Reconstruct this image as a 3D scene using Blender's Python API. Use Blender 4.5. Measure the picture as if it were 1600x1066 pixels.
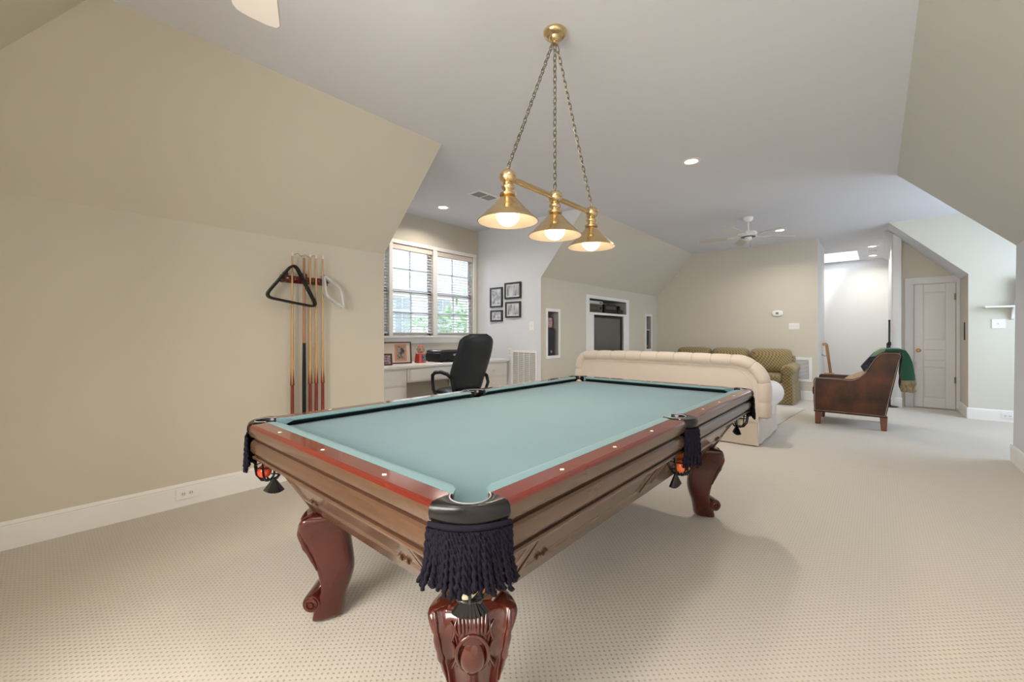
import bpy, bmesh, math, random
from mathutils import Vector, Matrix
random.seed(7)
PI = math.pi
sc = bpy.context.scene
for o in list(bpy.data.objects):
    bpy.data.objects.remove(o)
COL = sc.collection

# ------------------------------------------------------------------ camera
cd = bpy.data.cameras.new('camera')
cam = bpy.data.objects.new('camera', cd)
COL.objects.link(cam)
cd.sensor_width = 36.0
cd.lens = 36.0 * 649.0 / 1600.0
cd.shift_y = -10.0 / 1600.0
cd.clip_start = 0.02
cam.location = (0, 0, 1.18)
cam.rotation_euler = (PI / 2, 0, math.atan2(570, 649))
sc.camera = cam

# ------------------------------------------------------------------ world, exposure
sc.view_settings.view_transform = 'Standard'
sc.view_settings.look = 'None'
sc.view_settings.gamma = 1.0
sc.view_settings.use_curve_mapping = False
sc.view_settings.exposure = 0.26
w = bpy.data.worlds.new('sky')
sc.world = w
w.use_nodes = True
bgn = w.node_tree.nodes['Background']
bgn.inputs[0].default_value = (0.80, 0.90, 1.0, 1)
bgn.inputs[1].default_value = 1.7
try:
    sc.cycles.use_denoising = True
    sc.cycles.max_bounces = 10
    sc.cycles.diffuse_bounces = 6
    sc.cycles.sample_clamp_indirect = 6.0
except Exception:
    pass


def area_light(name, loc, size, power, color, direction, size_y=None, spread=PI):
    l = bpy.data.lights.new(name, 'AREA')
    l.energy = power
    l.color = color
    l.size = size
    l.spread = spread
    if size_y:
        l.shape = 'RECTANGLE'
        l.size_y = size_y
    else:
        l.shape = 'DISK'
    o = bpy.data.objects.new(name, l)
    o.location = loc
    o.rotation_euler = Vector(direction).to_track_quat('-Z', 'Y').to_euler()
    COL.objects.link(o)
    return o


def point_light(name, loc, r, power, color):
    l = bpy.data.lights.new(name, 'POINT')
    l.energy = power
    l.color = color
    l.shadow_soft_size = r
    o = bpy.data.objects.new(name, l)
    o.location = loc
    COL.objects.link(o)
    return o


DAY = (0.66, 0.80, 1.0)
WARM = (1.0, 0.80, 0.56)
NEUT = (1.0, 0.90, 0.78)
sun = bpy.data.lights.new('sun', 'SUN')
sun.energy = 2.2
sun.angle = math.radians(9)
sun.color = (1.0, 0.95, 0.88)
so = bpy.data.objects.new('sun', sun)
so.rotation_euler = Vector((-.45, .80, -1)).to_track_quat('-Z', 'Y').to_euler()
COL.objects.link(so)
# daylight through the desk dormer window, the right dormer window and the skylight; an unseen fill light added behind the camera
area_light('daylight_desk_window', (-7.3, 3.6, 4.9), 3.2, 1600, DAY, (2.6, 0, -3.0), 3.6)
area_light('daylight_right_dormer', (2.62, 7.35, 1.75), 1.9, 52, DAY, (-1, 0, -0.05), 1.3)
area_light('daylight_skylight', (-1.0, 11.3, 3.55), 1.2, 5, (0.92, 0.96, 1.0), (.15, .45, -1), 1.0, spread=1.9)
area_light('rear_fill_light', (-0.9, -1.85, 1.72), 2.15, 128, (1.0, 0.93, 0.83), (0.05, 1, -0.05), 1.25)

# ------------------------------------------------------------------ materials
MATS = {}


def mat(name, col, rough=0.5, metal=0.0, spec=0.5, coat=0.0, emit=None, estr=0.0, sheen=0.0, trans=0.0, bump=None, vary=None, alpha=1.0):
    if name in MATS:
        return MATS[name]
    m = bpy.data.materials.new(name)
    m.use_nodes = True
    nt = m.node_tree
    b = nt.nodes['Principled BSDF']
    b.inputs['Base Color'].default_value = (*col, 1)
    b.inputs['Roughness'].default_value = rough
    b.inputs['Metallic'].default_value = metal
    b.inputs['Specular IOR Level'].default_value = spec
    b.inputs['Coat Weight'].default_value = coat
    b.inputs['Coat Roughness'].default_value = 0.08
    b.inputs['Sheen Weight'].default_value = sheen
    b.inputs['Transmission Weight'].default_value = trans
    b.inputs['Alpha'].default_value = alpha
    if emit:
        b.inputs['Emission Color'].default_value = (*emit, 1)
        b.inputs['Emission Strength'].default_value = estr
    tc = None
    if bump or vary:
        tc = nt.nodes.new('ShaderNodeTexCoord')
    if bump:       # (scale, strength, distance)
        n = nt.nodes.new('ShaderNodeTexNoise')
        n.inputs['Scale'].default_value = bump[0]
        n.inputs['Detail'].default_value = 3
        nt.links.new(tc.outputs['Object'], n.inputs['Vector'])
        bp = nt.nodes.new('ShaderNodeBump')
        bp.inputs['Strength'].default_value = bump[1]
        bp.inputs['Distance'].default_value = bump[2]
        nt.links.new(n.outputs['Fac'], bp.inputs['Height'])
        nt.links.new(bp.outputs['Normal'], b.inputs['Normal'])
    if vary:       # (scale, colour2, stretch)
        mp = nt.nodes.new('ShaderNodeMapping')
        mp.inputs['Scale'].default_value = vary[2]
        n = nt.nodes.new('ShaderNodeTexNoise')
        n.inputs['Scale'].default_value = vary[0]
        n.inputs['Detail'].default_value = 4
        r = nt.nodes.new('ShaderNodeValToRGB')
        r.color_ramp.elements[0].position = 0.35
        r.color_ramp.elements[1].position = 0.68
        r.color_ramp.elements[0].color = (*col, 1)
        r.color_ramp.elements[1].color = (*vary[1], 1)
        nt.links.new(tc.outputs['Object'], mp.inputs['Vector'])
        nt.links.new(mp.outputs['Vector'], n.inputs['Vector'])
        nt.links.new(n.outputs['Fac'], r.inputs['Fac'])
        nt.links.new(r.outputs['Color'], b.inputs['Base Color'])
    MATS[name] = m
    return m


def lattice_mat(name, ca, cb, scale, lo, hi, rough=0.9, diag=False, bump=0.3, dist=0.004, axes='XY', sheen=0.2, noise=0.0):
    """two colours on a sin*sin lattice: carpet loops, woven lattices"""
    m = bpy.data.materials.new(name)
    m.use_nodes = True
    nt = m.node_tree
    N, L = nt.nodes.new, nt.links.new
    b = nt.nodes['Principled BSDF']
    b.inputs['Roughness'].default_value = rough
    b.inputs['Sheen Weight'].default_value = sheen
    b.inputs['Specular IOR Level'].default_value = 0.15
    tc = N('ShaderNodeTexCoord')
    sp = N('ShaderNodeSeparateXYZ')
    L(tc.outputs['Object'], sp.inputs[0])

    def M(op, a, bb=None):
        n = N('ShaderNodeMath')
        n.operation = op
        for k, v in enumerate((a, bb)):
            if v is None:
                continue
            if isinstance(v, (int, float)):
                n.inputs[k].default_value = v
            else:
                L(v, n.inputs[k])
        return n.outputs[0]
    if axes == 'XY':
        p, q = sp.outputs[0], sp.outputs[1]
    else:          # upholstery: x+y against z
        p, q = M('ADD', sp.outputs[0], sp.outputs[1]), M('SUBTRACT', sp.outputs[2], M('MULTIPLY', sp.outputs[1], 0.6))
    if diag:
        p, q = M('ADD', p, q), M('SUBTRACT', p, q)
    f = M('MULTIPLY', M('SINE', M('MULTIPLY', p, scale)), M('SINE', M('MULTIPLY', q, scale)))
    if noise:
        nn = N('ShaderNodeTexNoise')
        nn.inputs['Scale'].default_value = 260
        L(tc.outputs['Object'], nn.inputs['Vector'])
        f = M('ADD', f, M('MULTIPLY', M('SUBTRACT', nn.outputs['Fac'], 0.5), noise))
    mr = N('ShaderNodeMapRange')
    mr.inputs['From Min'].default_value = lo
    mr.inputs['From Max'].default_value = hi
    L(f, mr.inputs['Value'])
    mx = N('ShaderNodeMix')
    mx.data_type = 'RGBA'
    L(mr.outputs[0], mx.inputs[0])
    mx.inputs[6].default_value = (*ca, 1)
    mx.inputs[7].default_value = (*cb, 1)
    L(mx.outputs[2], b.inputs['Base Color'])
    bp = N('ShaderNodeBump')
    bp.invert = True
    bp.inputs['Strength'].default_value = bump
    bp.inputs['Distance'].default_value = dist
    L(mr.outputs[0], bp.inputs['Height'])
    L(bp.outputs['Normal'], b.inputs['Normal'])
    MATS[name] = m
    return m


WALL = mat('wall_paint', (0.60, 0.56, 0.475), 0.75, spec=0.25, bump=(90, 0.05, 0.002))
CEIL = mat('ceiling_paint', (0.71, 0.72, 0.765), 0.85, spec=0.15)
WHITE = mat('white_trim_paint', (0.80, 0.79, 0.77), 0.45, spec=0.4)
HALLW = mat('hall_white_paint', (0.74, 0.74, 0.735), 0.8, spec=0.15)
CARPET = lattice_mat('loop_carpet', (0.555, 0.515, 0.455), (0.39, 0.36, 0.315), 2 * PI / 0.028, 0.42, 0.95, 0.95, bump=0.55, dist=0.004, noise=0.7)
RUG = lattice_mat('flat_rug', (0.68, 0.64, 0.58), (0.60, 0.56, 0.50), 2 * PI / 0.09, -0.2, 0.4, 0.95, bump=0.2, dist=0.002)
WOODTOP = mat('red_mahogany', (0.145, 0.014, 0.005), 0.13, spec=0.6, coat=0.7, vary=(5, (0.11, 0.011, 0.005), (1, 1, 6)), bump=(14, 0.03, 0.003))
WOODSIDE = mat('brown_mahogany', (0.098, 0.052, 0.030), 0.24, spec=0.6, coat=0.4, vary=(4, (0.078, 0.038, 0.021), (1, 1, 8)))
WOODDARK = mat('dark_groove_wood', (0.035, 0.010, 0.006), 0.4)
LEGWOOD = mat('leg_mahogany', (0.068, 0.008, 0.0035), 0.18, spec=0.5, coat=0.6, vary=(5, (0.052, 0.006, 0.003), (1, 1, 1)))
CLOTH = mat('green_billiard_cloth', (0.112, 0.200, 0.240), 0.95, spec=0.1, sheen=0.14, bump=(900, 0.12, 0.001), vary=(2.2, (0.120, 0.212, 0.252), (1, 1, 1)))
CLOTHC = mat('green_cushion_cloth', (0.140, 0.240, 0.265), 0.95, spec=0.1, sheen=0.1)
CUSHF = mat('black_green_cushion_face', (0.010, 0.022, 0.022), 0.9, spec=0.1)  # near-black green on the cushion faces below the nose
BLEATHER = mat('black_leather', (0.004, 0.004, 0.005), 0.26, spec=0.4, coat=0.08, bump=(120, 0.08, 0.002))
CORD = mat('black_cord', (0.0075, 0.006, 0.013), 0.75, spec=0.12, sheen=0.0)
BRASS = mat('polished_brass', (0.72, 0.54, 0.30), 0.2, 1.0, bump=(30, 0.03, 0.002))
ABRASS = mat('antique_brass', (0.20, 0.16, 0.09), 0.35, 1.0)
PEARL = mat('pearl_inlay', (0.75, 0.70, 0.62), 0.3)
BPLAST = mat('black_plastic', (0.005, 0.005, 0.006), 0.4, spec=0.3)
BLACKCH = mat('black_chair_leather', (0.010, 0.015, 0.021), 0.40, spec=0.4, bump=(160, 0.12, 0.002))
IVORY = mat('ivory_plastic', (0.72, 0.70, 0.65), 0.4)
GREYP = mat('grey_plastic', (0.30, 0.30, 0.30), 0.45)
DARKIN = mat('dark_interior', (0.03, 0.028, 0.028), 0.8)
LEATHER = mat('brown_leather', (0.022, 0.006, 0.002), 0.42, spec=0.3, coat=0.0, vary=(4.2, (0.105, 0.030, 0.005), (1, 1, 1)), bump=(60, 0.06, 0.003))
NAIL = mat('nailhead_metal', (0.55, 0.48, 0.38), 0.35, 1.0)
CHWOOD = mat('chair_leg_wood', (0.15, 0.042, 0.014), 0.35, coat=0.3)
CREAM = mat('cream_sofa_fabric', (0.61, 0.535, 0.46), 0.85, spec=0.2, sheen=0.2, bump=(220, 0.08, 0.002))
CREAMW = mat('white_sofa_fabric', (0.74, 0.71, 0.67), 0.85, spec=0.2, sheen=0.2, bump=(220, 0.08, 0.002))
OLIVE = lattice_mat('olive_lattice_fabric', (0.34, 0.26, 0.125), (0.17, 0.128, 0.058), PI / 0.027, -0.3, 0.4, 0.9, axes='UP', diag=False, bump=0.3, dist=0.003)
GREENB = mat('green_fleece', (0.008, 0.065, 0.034), 0.95, sheen=0.2, bump=(150, 0.5, 0.004))
PALEG = mat('pale_green_fleece', (0.20, 0.30, 0.21), 0.95, sheen=0.4, bump=(150, 0.4, 0.004))
FUR = mat('tan_fringe', (0.30, 0.24, 0.14), 0.95, bump=(130, 0.9, 0.01), vary=(60, (0.12, 0.09, 0.05), (1, 1, 0.3)))
NAVY = mat('navy_pattern', (0.006, 0.008, 0.02), 0.85, vary=(35, (0.05, 0.055, 0.08), (1, 1, 1)), sheen=0.3)
CUEWOOD = mat('maple_cue', (0.52, 0.31, 0.12), 0.3, coat=0.4)
CUEBUTT = mat('red_cue_butt', (0.19, 0.022, 0.008), 0.25, coat=0.5)
BULB = mat('lit_bulb', (1, 0.9, 0.75), 0.5, emit=(1.0, 0.84, 0.62), estr=3.6)
LENS = mat('lit_lens', (1, 1, 1), 0.5, emit=(1.0, 0.90, 0.72), estr=4.0)
SHADEIN = mat('shade_lining', (0.66, 0.54, 0.40), 0.5)
GLASS = mat('window_glass', (1, 1, 1), 0.0, trans=1.0)
BLIND = mat('white_blind', (0.62, 0.62, 0.67), 0.5)
VALANCE = mat('blind_valance', (0.72, 0.62, 0.55), 0.5)
OAK = mat('golden_oak', (0.50, 0.26, 0.10), 0.4, coat=0.2)
NICKEL = mat('dull_nickel', (0.42, 0.40, 0.36), 0.4, 1.0)
RED = mat('red_plastic', (0.62, 0.035, 0.02), 0.3, coat=0.4)
DOORW = mat('door_white_paint', (0.66, 0.64, 0.635), 0.4, spec=0.4)


# ------------------------------------------------------------------ mesh builder
class MB:
    def __init__(self):
        self.bm = bmesh.new()

    def face(self, pts, mi=0):
        f = self.bm.faces.new([self.bm.verts.new(p) for p in pts])
        f.material_index = mi
        return f

    def box(self, x0, x1, y0, y1, z0, z1, mi=0):
        v = [self.bm.verts.new(p) for p in ((x0, y0, z0), (x1, y0, z0), (x1, y1, z0), (x0, y1, z0), (x0, y0, z1), (x1, y0, z1), (x1, y1, z1), (x0, y1, z1))]
        for q in ((3, 2, 1, 0), (4, 5, 6, 7), (0, 1, 5, 4), (1, 2, 6, 5), (2, 3, 7, 6), (3, 0, 4, 7)):
            self.bm.faces.new([v[i] for i in q]).material_index = mi
        return self

    def grid(self, nu, nv, f, cu=False, cv=False, caps=False, mi=0):
        """f(i,j)->point; cu/cv close; caps closes the two ends of u"""
        V = [[self.bm.verts.new(f(i, j)) for j in range(nv)] for i in range(nu)]
        for i in range(nu if cu else nu - 1):
            for j in range(nv if cv else nv - 1):
                a, b = (i + 1) % nu, (j + 1) % nv
                try:
                    self.bm.faces.new((V[i][j], V[a][j], V[a][b], V[i][b])).material_index = mi
                except ValueError:
                    pass
        if caps:
            for r in (V[0][::-1], V[-1]):
                try:
                    self.bm.faces.new(r).material_index = mi
                except ValueError:
                    pass
        return self

    def lathe(self, prof, c=(0, 0, 0), axis='Z', n=24, mi=0):
        def f(i, j):
            r, h = prof[i]
            a = 2 * PI * j / n
            p = {'Z': (r * math.cos(a), r * math.sin(a), h), 'Y': (r * math.cos(a), h, r * math.sin(a)), 'X': (h, r * math.cos(a), r * math.sin(a))}[axis]
            return (c[0] + p[0], c[1] + p[1], c[2] + p[2])
        return self.grid(len(prof), n, f, cv=True, caps=True, mi=mi)

    def cyl(self, c, r, h, axis='Z', n=20, mi=0):
        return self.lathe([(r, 0), (r, h)], c, axis, n, mi)

    def ball(self, c, r, n=16, sx=1, sy=1, sz=1, mi=0):
        m = max(6, n // 2)

        def f(i, j):
            t = PI * (i + 0.02) / (m - 1 + 0.04) - PI / 2
            a = 2 * PI * j / n
            return (c[0] + sx * r * math.cos(t) * math.cos(a), c[1] + sy * r * math.cos(t) * math.sin(a), c[2] + sz * r * math.sin(t))
        return self.grid(m, n, f, cv=True, caps=True, mi=mi)

    def tube(self, pts, r, n=8, closed=False, mi=0):
        P = [Vector(p) for p in pts]
        N = len(P)
        rr = r if isinstance(r, (list, tuple)) else [r] * N
        T = []
        for i in range(N):
            a = P[(i - 1) % N] if (closed or i > 0) else P[i]
            b = P[(i + 1) % N] if (closed or i < N - 1) else P[i]
            T.append((b - a).normalized())
        up = Vector((0, 0, 1)) if abs(T[0].z) < 0.9 else Vector((1, 0, 0))
        u = T[0].cross(up).normalized()
        fr = []
        for i in range(N):
            u = (u - T[i] * u.dot(T[i])).normalized()
            fr.append((u, T[i].cross(u)))

        def f(i, j):
            a = 2 * PI * j / n
            return P[i] + (fr[i][0] * math.cos(a) + fr[i][1] * math.sin(a)) * rr[i]
        return self.grid(N, n, f, cu=closed, cv=True, caps=not closed, mi=mi)

    def prism(self, poly, fn, mi=0):
        """poly: list of 2-D points; fn(p, 0|1) -> 3-D point on either cap"""
        a = [self.bm.verts.new(fn(p, 0)) for p in poly]
        b = [self.bm.verts.new(fn(p, 1)) for p in poly]
        n = len(poly)
        for i in range(n):
            self.bm.faces.new((a[i], a[(i + 1) % n], b[(i + 1) % n], b[i])).material_index = mi
        self.bm.faces.new(a[::-1]).material_index = mi
        self.bm.faces.new(b).material_index = mi
        return self

    def xf(self, M):
        bmesh.ops.transform(self.bm, matrix=M, verts=self.bm.verts)
        return self

    def build(self, name, m, parent=None, bevel=0, seg=2, sub=0, ang=38, smooth=True, label=None, loc=None):
        bmesh.ops.recalc_face_normals(self.bm, faces=self.bm.faces)
        me = bpy.data.meshes.new(name)
        self.bm.to_mesh(me)
        self.bm.free()
        for mm in (m if isinstance(m, (list, tuple)) else [m]):
            me.materials.append(mm)
        o = bpy.data.objects.new(name, me)
        COL.objects.link(o)
        if parent:
            o.parent = parent
        if loc:
            o.location = loc
        if bevel:
            md = o.modifiers.new('bevel', 'BEVEL')
            md.width = bevel
            md.segments = seg
            md.limit_method = 'ANGLE'
            md.angle_limit = math.radians(35)
        if sub:
            md = o.modifiers.new('sub', 'SUBSURF')
            md.levels = md.render_levels = sub
        if smooth:
            me.shade_smooth()
            me.set_sharp_from_angle(angle=math.radians(ang))
        if label:
            o['label'] = label
        return o


def thing(name, label, cat, loc=(0, 0, 0), rz=0, group=None):
    o = bpy.data.objects.new(name, None)
    o.empty_display_size = 0.1
    COL.objects.link(o)
    o.location = loc
    o.rotation_euler = (0, 0, rz)
    return tag(o, label, cat, group)


def tag(o, label, cat, group=None):
    o['label'] = label
    o['category'] = cat
    if group:
        o['group'] = group
    return o


def struct(o):
    o['kind'] = 'structure'
    return o


def dup(root, loc, rz=None, label=None):
    r = root.copy()
    COL.objects.link(r)
    r.location = loc
    if rz is not None:
        r.rotation_euler = (0, 0, rz)
    if label:
        r['label'] = label
    for ch in list(root.children):
        c = ch.copy()
        COL.objects.link(c)
        c.parent = r
        for g in list(ch.children):
            d = g.copy()
            COL.objects.link(d)
            d.parent = c
    return r


def holed(mb, fn, u0, u1, v0, v1, holes, mi=0):
    us = sorted({u0, u1, *[h[0] for h in holes], *[h[1] for h in holes]})
    vs = sorted({v0, v1, *[h[2] for h in holes], *[h[3] for h in holes]})
    for a, b in zip(us, us[1:]):
        for c, d in zip(vs, vs[1:]):
            cu, cv = (a + b) / 2, (c + d) / 2
            if any(h[0] < cu < h[1] and h[2] < cv < h[3] for h in holes):
                continue
            mb.face([fn(a, c), fn(b, c), fn(b, d), fn(a, d)], mi)
    return mb


# ================================================================== THE ROOM
ZC = 2.90
XL, XL2, ZK, ZK2 = -3.595, -3.72, 1.96, 2.035      # left knee wall, far part, knee heights
XLC, XRC, XR, ZKR = -2.952, 0.163, 0.955, 2.01      # ceiling edges, right knee wall
YF, YS, YD = 9.2, 8.627, 9.4                       # far wall, shelf wall, door wall
XW = -5.0                                          # desk window wall
YP = 4.843                                         # picture wall
YB = -1.9                                          # wall behind the camera
HIP0 = (-3.595, -0.68, 1.96)
# floor (with the stair opening in the hall)
f = MB()
holed(f, lambda x, y: (x, y, 0), -5.1, 2.9, YB, 12.6, [(-2.0, 0.2, 9.95, 12.6)])
struct(f.build('floor', CARPET, smooth=False))
# flat ceiling
c = MB()
c.face([(XLC, 0.19, ZC), (XRC, YB, ZC), (XRC, 6.1, ZC), (XLC, 6.1, ZC)])
c.face([(XLC, 0.19, ZC), (-2.952, YB, ZC), (XRC, YB, ZC)])
c.face([(XLC, 6.1, ZC), (2.75, 6.1, ZC), (2.75, YS, ZC), (XLC, YS, ZC)])
c.face([(XLC, YS, ZC), (0.141, YS, ZC), (0.141, YF, ZC), (XLC, YF, ZC)])
holed(c, lambda x, y: (x, y, ZC), -2.05, 0.10, YF, 12.6, [(-1.75, -0.30, 11.08, 12.42)])
c.face([(0.10, YF, ZC), (0.141, YF, ZC), (0.10, 12.6, ZC)])
c.face([(XLC, 2.401, ZC), (XLC, YP, ZC), (XW, YP, ZC), (XW, 2.401, ZC)])
struct(c.build('ceiling', CEIL, smooth=False))
# skylight shaft
s = MB()
X0, X1, Y0, Y1 = -1.75, -0.30, 11.08, 12.42
for a, b in (((X0, Y0), (X1, Y0)), ((X1, Y0), (X1, Y1)), ((X1, Y1), (X0, Y1)), ((X0, Y1), (X0, Y0))):
    s.face([(a[0], a[1], ZC), (b[0], b[1], ZC), (b[0], b[1], ZC + 0.35), (a[0], a[1], ZC + 0.35)])
struct(s.build('trim_7', HALLW, smooth=False))
# left side
m = MB()
m.face([(XL, YB, 0), (XL, 2.21, 0), (XL, 2.21, ZK), (XL, YB, ZK)])
struct(m.build('wall_left', WALL, smooth=False))
m = MB()
m.face([(XL, -0.68, ZK), (XL, 2.21, ZK), (XLC, 2.40, ZC), (XLC, 0.195, ZC)])
struct(m.build('ceiling_slope_left', WALL, smooth=False))
m = MB()                                            # hipped slope toward the wall behind
m.face([(XL, -0.68, ZK), (XLC, 0.195, ZC), (XLC + 1.2, 0.195, ZC), (XLC + 1.2, -0.68, ZK)])
m.face([(XLC + 1.2, 0.195, ZC), (XLC + 1.2, -0.68, ZK), (XLC + 1.2, -0.68, ZC)])
m.face([(XL, -0.68, ZK), (XL, -0.68, 0), (XLC + 1.2, -0.68, 0), (XLC + 1.2, -0.68, ZK)])
struct(m.build('wall_rear_left', mat('rear_slope_paint', (0.62, 0.585, 0.47), 0.8), smooth=False))
m = MB()                                            # dormer cheek, window wall, picture wall
m.face([(XL, 2.21, 0), (XW, 2.21, 0), (XW, 2.21, ZK), (XL, 2.21, ZK)])
m.face([(XL, 2.21, ZK), (XW, 2.21, ZK), (XW, 2.40, ZC), (XLC, 2.40, ZC)])
struct(m.build('wall_dormer_near', WALL, smooth=False))
WINS = [(2.42, 3.145), (3.20, 3.895), (3.97, 4.72)]
WZ0, WZ1 = 1.165, 2.445
m = MB()
holed(m, lambda y, z: (XW, y, z), 2.21, YP, 0, ZC, [(a, b, WZ0, WZ1) for a, b in WINS])
for a, b in WINS:                                   # reveals
    m.face([(XW, a, WZ0), (XW, b, WZ0), (XW - .14, b, WZ0), (XW - .14, a, WZ0)])
    m.face([(XW, a, WZ1), (XW, b, WZ1), (XW - .14, b, WZ1), (XW - .14, a, WZ1)])
    for y in (a, b):
        m.face([(XW, y, WZ0), (XW, y, WZ1), (XW - .14, y, WZ1), (XW - .14, y, WZ0)])
struct(m.build('wall_desk_window', WALL, smooth=False))
m = MB()
m.face([(XW, YP, 0), (XL2 + .03, YP, 0), (XL2 + .03, YP, ZK2 - .02), (XLC, YP, ZC), (XW, YP, ZC)])
struct(m.build('wall_picture', mat('wall_paint_blue_daylight', (0.68, 0.70, 0.735), 0.75, spec=0.2), smooth=False))  # same wall paint, the window's blue daylight put into its colour
# TV wall with its niches
NICH = [(5.04, 5.32, 0.86, 1.53), (6.24, 7.64, 1.57, 1.81), (6.39, 7.53, 0.50, 1.53), (8.59, 8.84, 0.87, 1.575)]
m = MB()
holed(m, lambda y, z: (XL2, y, z), YP, YF, 0, ZK2, NICH)
struct(m.build('wall_television', WALL, smooth=False))
m = MB()
m.face([(XL2, YP, ZK2), (XL2, YF, ZK2), (XLC, YF, ZC), (XLC, YP, ZC)])
struct(m.build('ceiling_slope_television', WALL, smooth=False))
m = MB()
for (a, b, z0, z1) in NICH:
    xb = XL2 - 0.42
    m.face([(xb, a, z0), (xb, b, z0), (xb, b, z1), (xb, a, z1)])
    for y in (a, b):
        m.face([(XL2, y, z0), (XL2, y, z1), (xb, y, z1), (xb, y, z0)])
    for z in (z0, z1):
        m.face([(XL2, a, z), (XL2, b, z), (xb, b, z), (xb, a, z)])
struct(m.build('wall_niche_lining', mat('niche_grey', (0.36, 0.34, 0.33), 0.8), smooth=False))
# far wall
m = MB()
m.face([(XL2, YF, 0), (-0.79, YF, 0), (-0.79, YF, ZC), (XLC, YF, ZC), (XL2, YF, ZK2)])
struct(m.build('wall_far', WALL, smooth=False))
# hall
m = MB()
m.face([(-0.79, YF, -0.0), (-0.79, 10.35, 0), (-0.79, 10.35, ZC), (-0.79, YF, ZC)])
m.face([(-0.79, 10.35, -1.2), (-2.05, 10.35, -1.2), (-2.05, 10.35, ZC), (-0.79, 10.35, ZC)])
m.face([(-2.05, 10.35, -1.2), (-2.05, 12.6, -1.2), (-2.05, 12.6, ZC), (-2.05, 10.35, ZC)])
m.face([(-2.05, 12.55, -1.2), (0.2, 12.55, -1.2), (0.2, 12.55, ZC), (-2.05, 12.55, ZC)])
struct(m.build('wall_hall', HALLW, smooth=False))
m = MB()
m.face([(0.2, 9.25, -1.2), (0.2, 12.6, -1.2), (0.2, 12.6, 2.83), (0.2, 9.25, 2.83)])
m.face([(0.2, 9.25, 0), (0.3, 9.25, 0), (0.3, 9.25, 2.73), (0.2, 9.25, 2.83)])
m.face([(0.3, 9.25, 0), (0.3, YD, 0), (0.3, YD, 2.73), (0.3, 9.25, 2.73)])
struct(m.build('wall_hall_right', HALLW, smooth=False))
m = MB()                                            # stair treads going down in the hall
m.box(-2.05, 0.2, 9.95, 12.55, -1.3, -1.2)
for k in range(5):
    m.box(-0.75, 0.18, 9.95 + .27 * k, 10.22 + .27 * k, -1.2, -0.19 * (k + 1))
m.box(-2.0, 0.2, 9.93, 9.95, -1.2, 0)
struct(m.build('floor_stairs', CARPET, smooth=False))
# slope over hall and door niche
m = MB()
m.face([(0.141, YS, ZC), (0.967, YS, 2.035), (0.967, YD, 2.035), (0.141, YD, ZC)])
m.face([(0.10, YF, ZC), (0.22, YF, 2.815), (0.22, 12.6, 2.815), (0.10, 12.6, ZC)])
struct(m.build('ceiling_slope_hall', CEIL, smooth=False))
m = MB()                                            # niche side and door wall
m.face([(0.967, YS, 0), (0.967, YD, 0), (0.967, YD, 2.035), (0.967, YS, 2.035)])
struct(m.build('wall_niche_side', WALL, smooth=False))
DX0, DX1, DZ = 0.45, 0.925, 2.055
m = MB()
holed(m, lambda x, z: (x, YD, z), 0.3, 0.967, 0, 2.035, [(DX0, DX1, -1, DZ - 0.06)])
m.face([(0.3, YD, 2.035), (0.967, YD, 2.035), (0.3, YD, 2.735)])
struct(m.build('wall_door', WALL, smooth=False))
# shelf wall
SHW = mat('shelf_wall_paint', (0.62, 0.61, 0.53), 0.75, spec=0.2)
m = MB()
m.face([(0.967, YS, 0), (2.75, YS, 0), (2.75, YS, ZC), (0.141, YS, ZC), (0.967, YS, 2.035)])
struct(m.build('wall_shelf', SHW, smooth=False))
# right dormer
m = MB()
holed(m, lambda y, z: (2.75, y, z), 6.0, YS, 0, ZC, [(6.5, 8.2, 1.0, 2.4)])
m.face([(XR, 6.0, 0), (2.75, 6.0, 0), (2.75, 6.0, ZKR), (XR + .02, 6.0, ZKR)])
m.face([(XR + .02, 6.0, ZKR), (2.75, 6.0, ZKR), (2.75, 6.1, ZC), (XRC, 6.1, ZC)])
struct(m.build('wall_right_dormer', WALL, smooth=False))
m = MB()
m.face([(XR, YB, 0), (XR, 6.0, 0), (XR + .02, 6.0, ZKR), (XR + .02, YB, ZKR)])
struct(m.build('wall_right', mat('right_wall_paint_lit', (0.66, 0.67, 0.71), 0.75, spec=0.2), smooth=False))  # wall paint made lighter and bluer to stand for window light
m = MB()
m.face([(XRC, YB, ZC), (XRC, 6.1, ZC), (XR + .02, 6.0, ZKR), (XR + .02, YB, ZKR)])
struct(m.build('ceiling_slope_right', mat('right_slope_paint_lit', (0.60, 0.60, 0.56), 0.55, spec=0.4), smooth=False))  # wall paint lightened, window light on the slope put into the colour
m = MB()                                            # wall behind the camera, with an unseen opening added for fill light
holed(m, lambda x, z: (x, YB, z), XL, XR + .02, 0, ZC, [(-2.0, 0.2, 1.1, 2.4)])
struct(m.build('wall_rear', WALL, smooth=False))


def baseboard(name, a, b, n, h=0.155, t=0.016):
    """a,b floor points along the wall, n = into the room"""
    mb = MB()
    prof = [(0, 0), (t, 0), (t, h - .028), (t - .003, h - .024), (t, h - .018), (t - .004, h - .006), (t - .010, h), (0, h)]
    mb.prism(prof, lambda p, k: ((a, b)[k][0] + n[0] * p[0], (a, b)[k][1] + n[1] * p[0], p[1]))
    return struct(mb.build(name, WHITE, ang=20))


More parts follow.
